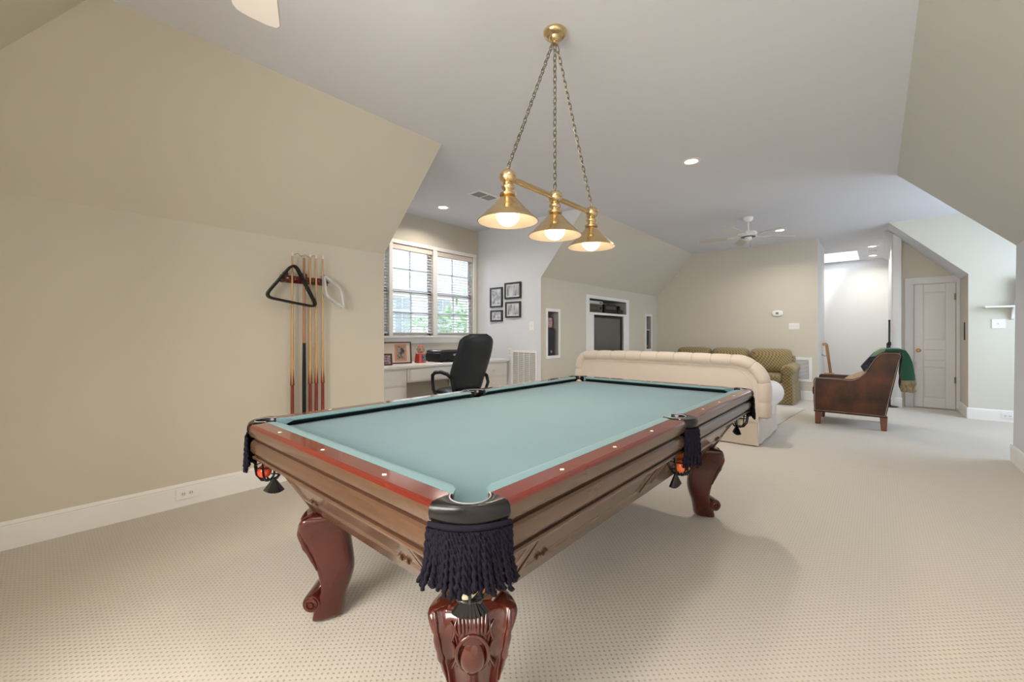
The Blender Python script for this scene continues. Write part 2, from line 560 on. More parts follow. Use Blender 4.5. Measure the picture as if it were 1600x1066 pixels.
baseboard('baseboard_left', (XL, YB), (XL, 2.21), (1, 0))
baseboard('baseboard_far', (XL2, YF), (-0.79, YF), (0, -1))
baseboard('baseboard_television', (XL2, YP), (XL2, YF), (1, 0))
baseboard('baseboard_picture', (XW, YP), (XL2 + .03, YP), (0, -1))
baseboard('baseboard_shelf', (0.955, YS), (2.75, YS), (0, -1))
baseboard('baseboard_niche', (0.967, YS), (0.967, YD), (-1, 0))
baseboard('baseboard_column', (0.19, 9.25), (0.31, 9.25), (0, -1))
baseboard('baseboard_right', (XR, YB), (XR, 6.0), (-1, 0))
baseboard('baseboard_dormer', (XR - .015, 6.0), (2.75, 6.0), (0, 1))

# ---- desk window: casing, sashes, glass
m = MB()
CW = 0.055
m.box(XW, XW + .02, WINS[0][0] - CW, WINS[-1][1] + CW, WZ1, WZ1 + CW)
m.box(XW, XW + .02, WINS[0][0] - CW, WINS[0][0], WZ0, WZ1)
m.box(XW, XW + .02, WINS[-1][1], WINS[-1][1] + CW, WZ0, WZ1)
for i in (0, 1):
    m.box(XW, XW + .02, WINS[i][1], WINS[i + 1][0], WZ0, WZ1)
m.box(XW - .0, XW + .05, WINS[0][0] - CW - .02, WINS[-1][1] + CW + .02, WZ0 - .03, WZ0)
m.box(XW, XW + .018, WINS[0][0] - CW, WINS[-1][1] + CW, WZ0 - .11, WZ0 - .03)
struct(m.build('trim_1', WHITE, bevel=.003))
for i, (a, b) in enumerate(WINS):
    m = MB()
    zm = 1.80
    for (z0, z1, dx) in ((zm - .02, WZ1, -.11), (WZ0, zm + .02, -.085)):
        x0, x1 = XW + dx, XW + dx + .03
        m.box(x0, x1, a, a + .045, z0, z1)
        m.box(x0, x1, b - .045, b, z0, z1)
        m.box(x0, x1, a, b, z0, z0 + .045)
        m.box(x0, x1, a, b, z1 - .045, z1)
        m.box(x0 + .008, x1 - .004, (a + b) / 2 - .011, (a + b) / 2 + .011, z0, z1)
        m.box(x0 + .008, x1 - .004, a, b, (z0 + z1) / 2 - .011, (z0 + z1) / 2 + .011)
    wn = m.build('window_%d' % (i + 1), WHITE)
    struct(wn)
    g = MB()
    g.box(XW - .097, XW - .093, a + .02, b - .02, zm, WZ1 - .02)
    g.box(XW - .072, XW - .068, a + .02, b - .02, WZ0 + .02, zm)
    g.build('pane', GLASS, wn)
# frames: right dormer window, unseen window added behind the camera for fill
for i, (fn, a, b, z0, z1) in enumerate(((lambda p, q, d: (2.75 + d, p, q), 6.5, 8.2, 1.0, 2.4), (lambda p, q, d: (p, YB - d, q), -2.0, .2, 1.1, 2.4))):
    m = MB()
    for (p0, p1, q0, q1) in ((a - .08, b + .08, z1, z1 + .08), (a - .08, b + .08, z0 - .08, z0), (a - .08, a, z0, z1), (b, b + .08, z0, z1), ((a + b) / 2 - .03, (a + b) / 2 + .03, z0, z1), (a, b, (z0 + z1) / 2 - .02, (z0 + z1) / 2 + .02)):
        A, B = fn(p0, q0, -.015), fn(p1, q1, .04)
        m.box(min(A[0], B[0]), max(A[0], B[0]), min(A[1], B[1]), max(A[1], B[1]), q0, q1)
    struct(m.build('window_%d' % (i + 4), WHITE))

# blinds: one per sash pair
for i, (a, b) in enumerate(WINS):
    t = thing('window_blind', ['white slatted blind on the part of the desk window nearest the cue wall, almost hidden', 'white slatted blind over the left window sash, above the photo frames and candy machine', 'white slatted blind over the right window sash, beside the picture wall'][i], 'blind', (XW - .03, (a + b) / 2, WZ1), group='blinds on the desk window')
    hw = (b - a) / 2 - .008
    h = MB()
    h.box(-.025, .03, -hw, hw, -.075, -.004)
    h.build('valance', VALANCE, t, bevel=.004)
    s = MB()
    z = -.10
    zb = -(WZ1 - WZ0) + .05
    while z > zb + .01:
        s.grid(2, 5, lambda p, q: ((q / 4 - .5) * .048, (-hw, hw)[p], z + .003 * (1 - (q / 2 - 1) ** 2) - (q / 4 - .5) * .020))
        z -= .042
    s.build('slats', BLIND, t)
    r = MB()
    r.box(-.022, .022, -hw, hw, zb - .02, zb)
    r.build('bottom_rail', BLIND, t, bevel=.003)
    k = MB()
    for y in (-hw * .62, hw * .62):
        for x in (-.024, .024):
            k.box(x - .001, x + .001, y - .002, y + .002, zb, -.07)
    k.build('ladder_cords', BLIND, t)

# exterior seen through the blinds
m = MB()
m.box(-15.0, -14.6, 2.0, 14.0, -4, 5.2)
ho = m.build('neighbour_house', mat('white_siding', (0.80, 0.84, 0.84), 0.8))
hr = thing('white_house', 'pale sided house with small paned windows seen through the blinds', 'house', (0, 0, 0))
ho.name = 'siding'
ho.parent = hr
for yy in (9.8, 11.9):
    for zz in (-.6, 1.9):
        k = MB()
        for dy in (-.24, .24):
            for dz in (-.55, 0, .55):
                k.box(-14.59, -14.55, yy + dy - .19, yy + dy + .19, zz + dz - .22, zz + dz + .24)
        k.build('window', mat('far_window_glass', (0.34, 0.42, 0.46), 0.3), hr)
k = MB()
k.prism([(1.6, 5.2), (12.4, 5.2), (7, 8.4)], lambda p, q: (-14.4 - q * 1.0, p[0], p[1]))
k.build('gable', mat('far_gable', (0.70, 0.78, 0.80), 0.8), hr)
tr = thing('tree', 'leafy green treetop outside, low in the right window', 'tree', (-9.0, 8.0, -2.75))
k = MB()
k.tube([(0, 0, 0), (.1, .1, 2.5), (0, .2, 4.2)], [.16, .12, .05], 8)
k.build('trunk', mat('bark', (0.20, 0.15, 0.10), 0.9), tr)
k = MB()
rnd = random.Random(3)
for i in range(1100):
    a, rr = rnd.uniform(0, 2 * PI), rnd.random() ** .5 * 1.6
    hh = 4.0 + rnd.uniform(-1.6, 1.25 * (1 - rr / 2.0) + .1 * math.sin(3 * a))
    p = Vector((rr * math.cos(a) * .8, rr * math.sin(a), hh))
    d = Vector((rnd.uniform(-1, 1), rnd.uniform(-1, 1), rnd.uniform(-1, 1))).normalized() * .13
    e = d.cross(Vector((rnd.uniform(-1, 1), rnd.uniform(-1, 1), rnd.uniform(-1, 1)))).normalized() * .05
    k.face([p - d, p + e, p + d, p - e])
k.build('foliage', mat('leaves', (0.16, 0.36, 0.12), 0.7, vary=(2, (0.30, 0.50, 0.22), (1, 1, 1))), tr)
k = MB()
k.face([(-40, -20, -4), (-5.2, -20, -4), (-5.2, 40, -4), (-40, 40, -4)])
struct(k.build('ground', mat('grass', (0.30, 0.42, 0.20), 0.9), smooth=False))

# ================================================================== POOL TABLE
T = 0.822
HA, HB = 0.6975, 1.285
TC = (-1.2945, 1.836, 0)
pt = thing('pool_table', 'carved mahogany pool table with green cloth and black fringed pockets', 'pool table', TC)
BED = T - 0.036
# rail cross-section: (inset from outer edge, z)
RP = [(.045, .683), (.016, .683), (.011, .686), (.010, .692), (.013, .696), (.020, .697), (.020, .704), (.010, .708), (.005, .716),
      (.004, .735), (.007, .752), (.013, .758), (.020, .760), (.020, .768), (.008, .771), (.003, .776), (.001, .785)]
RPT = [(.001, .785), (-.001, .800), (-.001, .811), (.003, .818), (.010, .822), (.060, .822), (.062, .815), (.062, .76), (.045, .76), (.045, .683)]


def rail_side(side):
    """maps (d inset, s along, z) to table coordinates"""
    return {'N': lambda d, s, z: (s, -HB + d, z), 'F': lambda d, s, z: (s, HB - d, z),
            'R': lambda d, s, z: (HA - d, s, z), 'L': lambda d, s, z: (-HA + d, s, z)}[side]


CE = .118                                            # corner cut
segs = [('N', -HA + CE, HA - CE, 'nose'), ('F', -HA + CE, HA - CE, 'nose'),
        ('R', -HB + CE, -.058, ''), ('R', .058, HB - CE, ''), ('L', -HB + CE, -.058, ''), ('L', .058, HB - CE, '')]
for side, s0, s1, _ in segs:
    g = rail_side(side)
    poly = RP[:-1] + RPT
    m = MB()
    n = len(poly)
    a = [m.bm.verts.new(g(d, s0, z)) for d, z in poly]
    b = [m.bm.verts.new(g(d, s1, z)) for d, z in poly]
    for i in range(n):
        q = (i + 1) % n
        zz = (poly[i][1] + poly[q][1]) / 2
        mi = 1 if zz > .8105 else 0
        if poly[i][0] >= .0199 and poly[q][0] >= .0199 and zz < .775 and i < len(RP):
            mi = 2
        m.bm.faces.new((a[i], a[q], b[q], b[i])).material_index = mi
    m.bm.faces.new(a[::-1])
    m.bm.faces.new(b)
    rl = m.build('rail', [WOODSIDE, WOODTOP, WOODDARK], pt, ang=28)
    # cushion
    c0 = s0 + (.052 if abs(s0) > .2 else .012) * 1
    c1 = s1 - (.052 if abs(s1) > .2 else .012) * 1
    m = MB()
    prof = [(.0625, .8215, 0), (.085, .8225, .35), (.103, .8200, .9), (.109, .8150, 1), (.106, .8105, 1), (.074, .7880, .4), (.0625, .7880, 0)]

    def cf(i, j):
        d, z, t = prof[j]
        return g(d, (s0 + (c0 - s0) * t) if i == 0 else (s1 + (c1 - s1) * t), z)
    m.grid(2, len(prof), cf, cv=True, caps=True)
    m.bm.faces.ensure_lookup_table()
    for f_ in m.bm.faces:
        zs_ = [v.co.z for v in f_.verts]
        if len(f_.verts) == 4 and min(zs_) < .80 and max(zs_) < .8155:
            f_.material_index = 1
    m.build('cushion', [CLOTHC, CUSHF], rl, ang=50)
# sights
for side, lst in (('N', (-.349, 0, .349)), ('F', (-.349, 0, .349)), ('R', (-.92, -.625, -.335, .27, .545, .85)), ('L', (-.92, -.625, -.335, .27, .545, .85))):
    g = rail_side(side)
    for s in lst:
        m = MB()
        m.prism([(.024, s), (.031, s - .009), (.038, s), (.031, s + .009)], lambda p, k: g(p[0], p[1], T - .001 + .0018 * k))
        m.build('rail_sight', PEARL, pt, smooth=False)
# bed cloth with pocket cut-outs
m = MB()
poly = []
for cx, cy, a0 in ((1, 1, 0), (-1, 1, 90), (-1, -1, 180), (1, -1, 270)):
    pc = (cx * (HA - .075), cy * (HB - .075))
    # concave arc around the pocket centre
    st = {0: (-90, -180), 90: (0, -90), 180: (90, 0), 270: (180, 90)}[a0]
    for k in range(9):
        t = math.radians(st[0] + 0 + (st[1] - st[0]) * k / 8)
        poly.append((pc[0] + .058 * math.cos(t), pc[1] + .058 * math.sin(t)))
    if a0 == 0:
        pass
# insert side notches
full = []
for i, p in enumerate(poly):
    full.append(p)
    q = poly[(i + 1) % len(poly)]
    if abs(p[1] - q[1]) > 1.0:
        sx = 1 if p[0] > 0 else -1
        rng = range(9)
        sgn = 1 if p[1] > q[1] else -1
        for k in rng:
            t = math.radians(90 - 180 * k / 8) * sgn
            full.append((sx * (HA - .055) - sx * .052 * math.cos(t), .052 * math.sin(t)))
m.prism(full, lambda p, k: (p[0], p[1], BED - .025 + .025 * k))
m.build('playing_cloth', CLOTH, pt, smooth=False)
# apron: sloping cabinet sides with mitred corners
ZT, ZBT = .700, .455
it, ib = .036, .194
et, eb = .290, .262
m = MB()


def octa(i_, e_):
    return [(-HA + e_, -HB + i_), (HA - e_, -HB + i_), (HA - i_, -HB + e_), (HA - i_, HB - e_), (HA - e_, HB - i_), (-HA + e_, HB - i_), (-HA + i_, HB - e_), (-HA + i_, -HB + e_)]


tp, bt = octa(it, et), octa(ib, eb)
m.grid(2, 8, lambda i, j: (*(tp, bt)[i][j], (ZT, ZBT)[i]), cv=True, caps=True)
m.build('apron', WOODSIDE, pt, bevel=.004)


def on_apron(side, s, h, out=0.0):
    """s along the side (table coords), h 0 bottom..1 top, out = proud of the face"""
    d = ib + (it - ib) * h
    z = ZBT + (ZT - ZBT) * h
    L2 = math.hypot(ib - it, ZT - ZBT)
    return rail_side(side)(d - out * (ZT - ZBT) / L2, s, z - out * (ib - it) / L2)


for side, L_, frames in (('N', HA, [(-.395, .395)]), ('R', HB, [(-.975, -.225), (-.195, -.085), (.12, .985)]), ('L', HB, [(-.975, -.225), (.12, .985)]), ('F', HA, [(-.395, .395)])):
    for (a, b) in frames:
        m = MB()
        P = [(a, .30), (b, .30), (b, .97), (a, .97)]
        cx = (a + b) / 2
        V0 = [m.bm.verts.new(on_apron(side, s, h, -.001)) for s, h in P]
        V1 = [m.bm.verts.new(on_apron(side, s, h, .007)) for s, h in P]
        V2 = [m.bm.verts.new(on_apron(side, s + (.012 if s < cx else -.012), h + (.05 if h < .5 else -.05), .007)) for s, h in P]
        V3 = [m.bm.verts.new(on_apron(side, s + (.018 if s < cx else -.018), h + (.075 if h < .5 else -.075), .002)) for s, h in P]
        for A, B in ((V0, V1), (V1, V2), (V2, V3)):
            for q in range(4):
                m.bm.faces.new((A[q], A[(q + 1) % 4], B[(q + 1) % 4], B[q]))
        m.bm.faces.new(V3)
        m.build('apron_panel', WOODSIDE, pt, ang=25)
    for sg in (-1, 1):
        for dx in (.09, .122):
            m = MB()
            s_ = sg * (L_ - .30 - dx)
            m.prism([(s_ - .007, .35), (s_ + .007, .35), (s_ + .007, .42), (s_ - .007, .42)], lambda p, k: on_apron(side, p[0], p[1], .001 + .010 * k))
            m.build('carved_stud', WOODSIDE, pt, bevel=.003)
        m = MB()
        m.prism([(sg * (L_ - .262), .0), (sg * (L_ - .280), .0), (sg * (L_ - .308), .97), (sg * (L_ - .290), .97)], lambda p, k: on_apron(side, p[0], p[1], -.002 + .009 * k))
        m.build('corner_stile', WOODSIDE, pt, bevel=.002)

# legs -------------------------------------------------------------
# stations: z, outer, inner, half width, carve
LG = [(.458, .118, -.058, .120), (.44, .130, -.056, .124), (.415, .141, -.050, .116), (.39, .144, -.044, .104), (.36, .138, -.040, .094), (.325, .125, -.040, .086),
      (.29, .108, -.045, .080), (.25, .092, -.052, .075), (.21, .080, -.056, .072), (.18, .073, -.053, .070), (.15, .068, -.045, .068), (.125, .070, -.036, .067),
      (.10, .084, -.026, .066), (.06, .092, -.018, .066), (.025, .104, -.015, .065), (.0, .108, -.012, .064)]
SEC = [(-.50, 'i', 0), (-.98, 'o', -.050), (-1, 'o', -.030), (-.93, 'o', -.018), (-.84, 'o', -.016), (-.76, 'o', -.022), (-.60, 'o', -.024), (-.40, 'o', -.014), (-.2, 'o', -.002), (0, 'o', .003),
       (.2, 'o', -.002), (.40, 'o', -.014), (.60, 'o', -.024), (.76, 'o', -.022), (.84, 'o', -.016), (.93, 'o', -.018), (1, 'o', -.030), (.98, 'o', -.050), (.50, 'i', 0), (.25, 'i', -.006), (-.25, 'i', -.006)]


def make_leg():
    m = MB()

    def f(i, j):
        z, o, inn, hw = LG[i]
        s, wh, d = SEC[j]
        return (o + d if wh == 'o' else inn + d, s * hw, z)
    m.grid(len(LG), len(SEC), f, cv=True, caps=True)
    lg = m.build('leg', LEGWOOD, pt, sub=1, ang=70)
    k = MB()                                          # scroll foot
    pf = [(.001, .076), (.009, .077), (.011, .071), (.015, .070), (.018, .075), (.024, .073), (.026, .067), (.030, .066), (.034, .068), (.037, .060)]
    k.lathe([(r_, -h_) for r_, h_ in pf] + pf[::-1], (.086, 0, .088), 'Y', 28)
    k.build('scroll_foot', LEGWOOD, lg, ang=50)
    k = MB()                                          # cabochon with its ring
    P = []
    for q in range(28):
        t = 2 * PI * q / 28
        P.append((.139 - .10 * (0.36 - (.352 + .052 * math.sin(t))), .041 * math.cos(t) * (1 + .12 * math.sin(t)), .345 + .060 * math.sin(t)))
    # follow the knee surface
    def surf(z):
        for a, b in zip(LG, LG[1:]):
            if a[0] >= z >= b[0]:
                u = (a[0] - z) / (a[0] - b[0])
                return a[1] + (b[1] - a[1]) * u
        return LG[0][1]
    P = [(surf(p[2]) + .000, p[1], p[2]) for p in P]
    k.tube(P, .0055, 8, closed=True)
    k.ball((surf(.345) - .012, 0, .345), 1, 26, .030, .036, .055)
    k.build('cabochon', LEGWOOD, lg, ang=60)
    k = MB()                                          # acanthus carving around the cabochon, leaf on the knee edge
    for sg in (-1, 1):
        for (y0, z0, ln, cu, r0) in ((.046, .405, .12, .008, .0045), (.055, .385, .10, .012, .005), (.040, .435, .05, -.008, .004), (.058, .43, .05, .008, .004)):
            pts, rad = [], []
            for q in range(10):
                t = q / 9
                zz = z0 - ln * t
                yy = sg * (y0 - cu * math.sin(t * PI * 1.3) - .008 * t)
                pts.append((surf(zz) - .013, yy, zz))
                rad.append(r0 * math.sin(PI * (t * .85 + .12)) + .001)
            k.tube(pts, rad, 7)
        for q in range(4):                             # fluted leaf collar
            yy = sg * (.006 + .010 * q)
            pts = [(surf(.445 - .05 * t) - .004, yy * (1 - .1 * t), .446 - .040 * t) for t in (0, .3, .6, 1)]
            k.tube(pts, [.004, .005, .005, .003], 6)
        pts, rad = [], []                              # flowing knee leaf
        for q in range(12):
            t = q / 11
            zz = .445 - .22 * t
            pts.append((surf(zz) - .021, sg * (.100 - .030 * t), zz))
            rad.append((.003 + .007 * math.sin(PI * min(1, t * .9 + .1)) * (1 + .25 * math.sin(t * 26))))
        k.tube(pts, rad, 10)
    k.build('leaf_carving', LEGWOOD, lg, ang=60)
    return lg


leg0 = make_leg()
LI = .285
for i, (sx, sy) in enumerate(((1, -1), (-1, -1), (1, 1), (-1, 1))):
    if i == 0:
        o = leg0
    else:
        o = leg0.copy()
        COL.objects.link(o)
        o.parent = pt
        for ch in leg0.children:
            c_ = ch.copy()
            COL.objects.link(c_)
            c_.parent = o
    o.location = (sx * (HA - LI), sy * (HB - LI), 0)
    o.rotation_euler = (0, 0, math.atan2(sy, sx))


# pockets ----------------------------------------------------------
def arc3(p0, pm, p1, n, bow=None):
    """circle through three 2-D points, sampled n times"""
    ax, ay, bx, by, cx, cy = *p0, *pm, *p1
    d = 2 * (ax * (by - cy) + bx * (cy - ay) + cx * (ay - by))
    ux = ((ax * ax + ay * ay) * (by - cy) + (bx * bx + by * by) * (cy - ay) + (cx * cx + cy * cy) * (ay - by)) / d
    uy = ((ax * ax + ay * ay) * (cx - bx) + (bx * bx + by * by) * (ax - cx) + (cx * cx + cy * cy) * (bx - ax)) / d
    r = math.hypot(ax - ux, ay - uy)
    t0, tm, t1 = [math.atan2(p[1] - uy, p[0] - ux) for p in (p0, pm, p1)]
    while tm < t0:
        tm += 2 * PI
    while t1 < tm:
        t1 += 2 * PI
    if t1 - t0 > 2 * PI:
        t0, tm, t1 = [math.atan2(p[1] - uy, p[0] - ux) for p in (p0, pm, p1)]
        while tm > t0:
            tm -= 2 * PI
        while t1 > tm:
            t1 -= 2 * PI
    return [(ux + r * math.cos(t0 + (t1 - t0) * k / (n - 1)), uy + r * math.sin(t0 + (t1 - t0) * k / (n - 1))) for k in range(n)]


def pocket(name, tf, kind, detail, seed):
    """tf maps inset coordinates (a along x, b along y from the corner) to table xy"""
    n = 25
    if kind == 'corner':
        O = arc3((.116, -.006), (.036, .036), (-.006, .116), n)
        I = arc3((.120, .060), (.046, .046), (.060, .120), n)
        cen = (.085, .085)
    else:
        O = arc3((.040, -.062), (-.026, 0), (.040, .062), n)
        I = arc3((.098, -.040), (.022, 0), (.098, .040), n)
        # long horns reaching over the rail
        O = arc3((.094, -.066), (-.026, 0), (.094, .066), n)
        cen = (.045, 0)
    prof = [(0, -.040), (0, -.002), (.06, .0015), (.30, .0035), (.65, .0035), (.90, .0010), (1.0, -.008), (1.03, -.020), (.99, -.034), (.80, -.042)]
    m = MB()

    def f(i, j):
        u, dz = prof[j]
        e = min(i, n - 1 - i) / 3
        w_ = math.hypot(O[i][0] - I[i][0], O[i][1] - I[i][1])
        x = I[i][0] + (O[i][0] - I[i][0]) * u
        y = I[i][1] + (O[i][1] - I[i][1]) * u
        return (*tf(x, y), T + dz)
    m.grid(n, len(prof), f, cv=True, caps=True)
    root = lc = m.build('pocket', BLEATHER, pt, ang=60)
    m = MB()
    m.tube([(*tf(*p), T + .0025) for p in I], .0016, 5)
    m.build('stitched_edge', mat('pale_thread', (0.30, 0.29, 0.30), 0.6), lc)
    # cup
    m = MB()
    m.lathe([(.054, -.038), (.054, -.12), (.048, -.14)] if kind == 'corner' else [(.046, -.040), (.046, -.12), (.041, -.14)], (*tf(*cen), T), n=18)
    m.bm.faces.ensure_lookup_table()
    bmesh.ops.delete(m.bm, geom=[f_ for f_ in m.bm.faces if len(f_.verts) > 4], context='FACES')
    m.build('pocket_liner', BLEATHER, root)
    # fringe
    rd = random.Random(seed)
    m = MB()
    FO = O if kind == 'corner' else [p for p in O if p[0] < .012]
    N = len(FO)

    def op(t, out=0.0):
        x = t * (N - 1)
        k = min(int(x), N - 2)
        u = x - k
        p = (FO[k][0] + (FO[k + 1][0] - FO[k][0]) * u, FO[k][1] + (FO[k + 1][1] - FO[k][1]) * u)
        d = (p[0] - cen[0], p[1] - cen[1])
        L_ = math.hypot(*d)
        return (p[0] + d[0] / L_ * out, p[1] + d[1] / L_ * out)
    zt = T - .036
    m.grid(N * 2, 4, lambda i, j: (*tf(*op(i / (2 * N - 1), (.000, .004, .004, .001)[j])), zt - (0, .001, .016, .018)[j]), cv=True, caps=True)
    ln = .135 if kind == 'corner' else .15
    cords = (34 if kind == 'corner' else 22)
    rings = 34 if detail else 12
    sides = 8 if detail else 5
    for layer in (0, 1):
        for c_ in range(cords):
            t = (c_ + .5 * layer + .25) / (cords)
            if t > 1:
                continue
            length = ln * rd.uniform(.86, 1.05) * (1 if layer == 0 else .93)
            sway = rd.uniform(-.012, .012) + (t - .5) * .035
            outw = rd.uniform(.002, .010) if layer == 0 else -.003
            ph = rd.uniform(0, 6)
            q0, q1 = op(max(0, t - .01)), op(min(1, t + .01))
            tx, ty = q1[0] - q0[0], q1[1] - q0[1]
            tl = math.hypot(tx, ty) or 1
            pts = []
            for r_ in range(rings):
                s = r_ / (rings - 1)
                b = op(t, .002 + outw * s + .001 * math.sin(ph + 5 * s))
                pts.append(Vector((*tf(b[0] + tx / tl * sway * s * s, b[1] + ty / tl * sway * s * s), zt - .012 - length * s)))
            R = .0048

            def cf(i, j):
                s = i / (rings - 1)
                a = 2 * PI * j / sides
                tw = ph + s * length / .020 * PI
                rr = R * (1 + .42 * math.cos(2 * (a - tw))) * (1.0 if s < .93 else 1.15 if s < .99 else .5)
                return pts[i] + Vector((math.cos(a) * rr, math.sin(a) * rr, 0))
            m.grid(rings, sides, cf, cv=True, caps=True)
    m.build('fringe', CORD, root, ang=80)
    # net basket with ribs and a tassel
    m = MB()
    c0 = tf(*cen)
    z0 = T - (.128 if name == 'nr' else .145)
    for k in range(8):
        a = 2 * PI * k / 8
        m.tube([(c0[0] + .055 * math.cos(a) * q, c0[1] + .055 * math.sin(a) * q, z) for q, z in ((.95, z0), (1.0, z0 - .035), (.9, z0 - .07), (.55, z0 - .098), (.15, z0 - .105))], .004, 5)
    m.tube([(c0[0] + .053 * math.cos(2 * PI * k / 16), c0[1] + .053 * math.sin(2 * PI * k / 16), z0 - .04) for k in range(16)], .003, 5, closed=True)
    m.tube([(c0[0] + .036 * math.cos(2 * PI * k / 16), c0[1] + .036 * math.sin(2 * PI * k / 16), z0 - .09) for k in range(16)], .003, 5, closed=True)
    nb = m.build('ball_net', BLEATHER, root)
    m = MB()
    cc = tf(cen[0] + .02, cen[1] + (.02 if kind == 'corner' else 0))
    for k in range(9):
        a = (k / 8 - .5) * 1.5
        ca = SQ[name]
        for zz in (0,):
            base = Vector((c0[0] + TO[name][0], c0[1] + TO[name][1], z0 - .085))
            tip = base + Vector((ca[0] * math.sin(a) * .055, ca[1] * math.sin(a) * .055, -.062 * math.cos(a * .8)))
            m.tube([base, base.lerp(tip, .6), tip], [.004, .006, .007], 5)
    m.build('tassel', BLEATHER, root)
    return root, c0, z0


TO = {'nr': (0, 0), 'nl': (.05, 0), 'fr': (0, -.05), 'fl': (0, 0), 'sr': (0, -.055), 'sl': (0, -.05)}
SQ = {'nr': (.7, .7), 'nl': (.7, .7), 'fr': (.7, -.7), 'fl': (.7, .7), 'sr': (.2, 1), 'sl': (.2, 1)}
PK = {}
PK['nr'] = pocket('nr', lambda a, b: (HA - a, -HB + b), 'corner', True, 1)
PK['nl'] = pocket('nl', lambda a, b: (-HA + a, -HB + b), 'corner', True, 2)
PK['fr'] = pocket('fr', lambda a, b: (HA - a, HB - b), 'corner', False, 3)
PK['fl'] = pocket('fl', lambda a, b: (-HA + a, HB - b), 'corner', False, 4)
PK['sr'] = pocket('sr', lambda a, b: (HA - a, b), 'side', True, 5)
PK['sl'] = pocket('sl', lambda a, b: (-HA + a, b), 'side', False, 6)
# billiard balls resting in the nets
for key, what, cols in (('nr', 'in the net behind the big near pocket fringe', [((.70, .50, .10), 'yellow'), ((.72, .66, .50), 'cream'), ((.65, .30, .08), 'amber')]),
                        ('nl', 'in the net under the left corner pocket', [((.75, .68, .58), 'cream'), ((.60, .06, .02), 'red')]),
                        ('sr', 'in the net under the right side pocket', [((.85, .20, .03), 'orange, uppermost'), ((.80, .14, .03), 'orange, lower left'), ((.55, .36, .08), 'yellow, lower right')]),
                        ('fr', 'in the net under the far right corner pocket', [((.60, .46, .14), 'yellow'), ((.70, .62, .48), 'cream')]),
                        ('fl', 'in the mouth of the far left corner pocket', [((.50, .33, .17), 'tan')])):
    _, c0, z0 = PK[key]
    for k, (cc_, nm) in enumerate(cols):
        a = {0: 2.2, 1: 5.2, 2: .6}[k]
        m = MB()
        m.ball((0, 0, 0), .0275, 18)
        off = (.022, .025 if k else .0)
        z = z0 - .060 + (.038 if k == 0 else .0)
        if key == 'fl':
            z, a = T - .05, 0
        o = m.build('billiard_ball', mat('ball_' + nm.replace(', ', '_').replace(' ', '_') + key, cc_, .15, coat=.5), loc=(TC[0] + c0[0] + .024 * math.cos(a) * (1 if len(cols) > 1 else 0), TC[1] + c0[1] + .026 * math.sin(a), z))
        tag(o, '%s billiard ball %s' % (nm.split(',')[0], what) + (', ' + nm.split(',')[1].strip() if ',' in nm else ''), 'ball', 'billiard balls in the pockets')

# ================================================================== BILLIARD LIGHT
LX, LY = -1.375, 1.935
bl = thing('billiard_light', 'three-shade brass billiard light hanging on chains over the pool table', 'lamp', (LX, LY, ZC))
m = MB()
m.lathe([(.001, -.075), (.012, -.074), (.020, -.066), (.016, -.056), (.022, -.050), (.030, -.046), (.034, -.030), (.052, -.026), (.060, -.020), (.064, -.012), (.066, -.003), (.066, 0)], n=32)
m.build('canopy', BRASS, bl, ang=50)
ZS = 1.745 - ZC
yy = [-.40, 0, .40]
m = MB()
m.tube([(0, -.40, ZS + .215), (0, .40, ZS + .215)], .0150, 16)
m.build('bar', BRASS, bl)
for k, y in enumerate(yy):
    # chain
    p0 = Vector((0, .02 * (k - 1), -.072))
    p1 = Vector((0, y, ZS + .262))
    nL = int((p1 - p0).length / .030)
    dirv = (p1 - p0).normalized()
    sidev = dirv.cross(Vector((1, 0, 0))).normalized()
    oth = dirv.cross(sidev).normalized()
    m = MB()
    for q in range(nL):
        c_ = p0 + (p1 - p0) * ((q + .5) / nL)
        s_ = sidev if q % 2 else oth
        rr = (p1 - p0).length / nL
        pts = [c_ + dirv * ((rr * .5 + .006) * math.cos(t)) + s_ * (.0095 * math.sin(t)) for t in [2 * PI * z / 14 for z in range(14)]]
        m.tube(pts, .0021, 5, closed=True)
    m.build('chain', ABRASS, bl)
    # ball fitting and neck
    m = MB()
    m.lathe([(.004, .268), (.006, .258), (.010, .252), (.022, .247), (.032, .234), (.036, .217), (.033, .200), (.024, .188), (.018, .182), (.024, .176), (.028, .168), (.026, .158),
             (.020, .152), (.018, .146), (.026, .140), (.034, .134), (.034, .124), (.026, .122)], (0, y, ZS), n=28)
    for v_ in m.bm.verts:
        v_.co.x *= 1.22
        v_.co.y = y + (v_.co.y - y) * 1.22
    ff = m.build('socket_fitting', BRASS, bl, ang=50)
    # shade
    m = MB()
    m.lathe([(.030, .128), (.040, .112), (.060, .090), (.083, .066), (.100, .048), (.103, .046), (.120, .028), (.138, .010), (.150, -.001), (.152, -.004)], (0, y, ZS), n=48)
    bmesh.ops.delete(m.bm, geom=[f_ for f_ in m.bm.faces if len(f_.verts) > 4], context='FACES')
    sh = m.build('shade', BRASS, bl, ang=60)
    m = MB()
    m.lathe([(.028, .124), (.058, .087), (.081, .062), (.099, .043), (.118, .024), (.137, .006), (.149, -.004)], (0, y, ZS), n=48)
    bmesh.ops.delete(m.bm, geom=[f_ for f_ in m.bm.faces if len(f_.verts) > 4], context='FACES')
    m.build('shade_lining', SHADEIN, sh, ang=60, label='cream lining of the shade')
    m = MB()
    m.ball((0, y, ZS + .028), .058, 28, 1, 1, .95)
    m.build('bulb', BULB, bl)
    area_light('pendant_lamp', (LX, LY + y, 1.745 - .045), .13, 2.6, WARM, (0, 0, -1))
    point_light('pendant_glow', (LX, LY + y, 1.745 - .055), .02, 0.35, WARM)

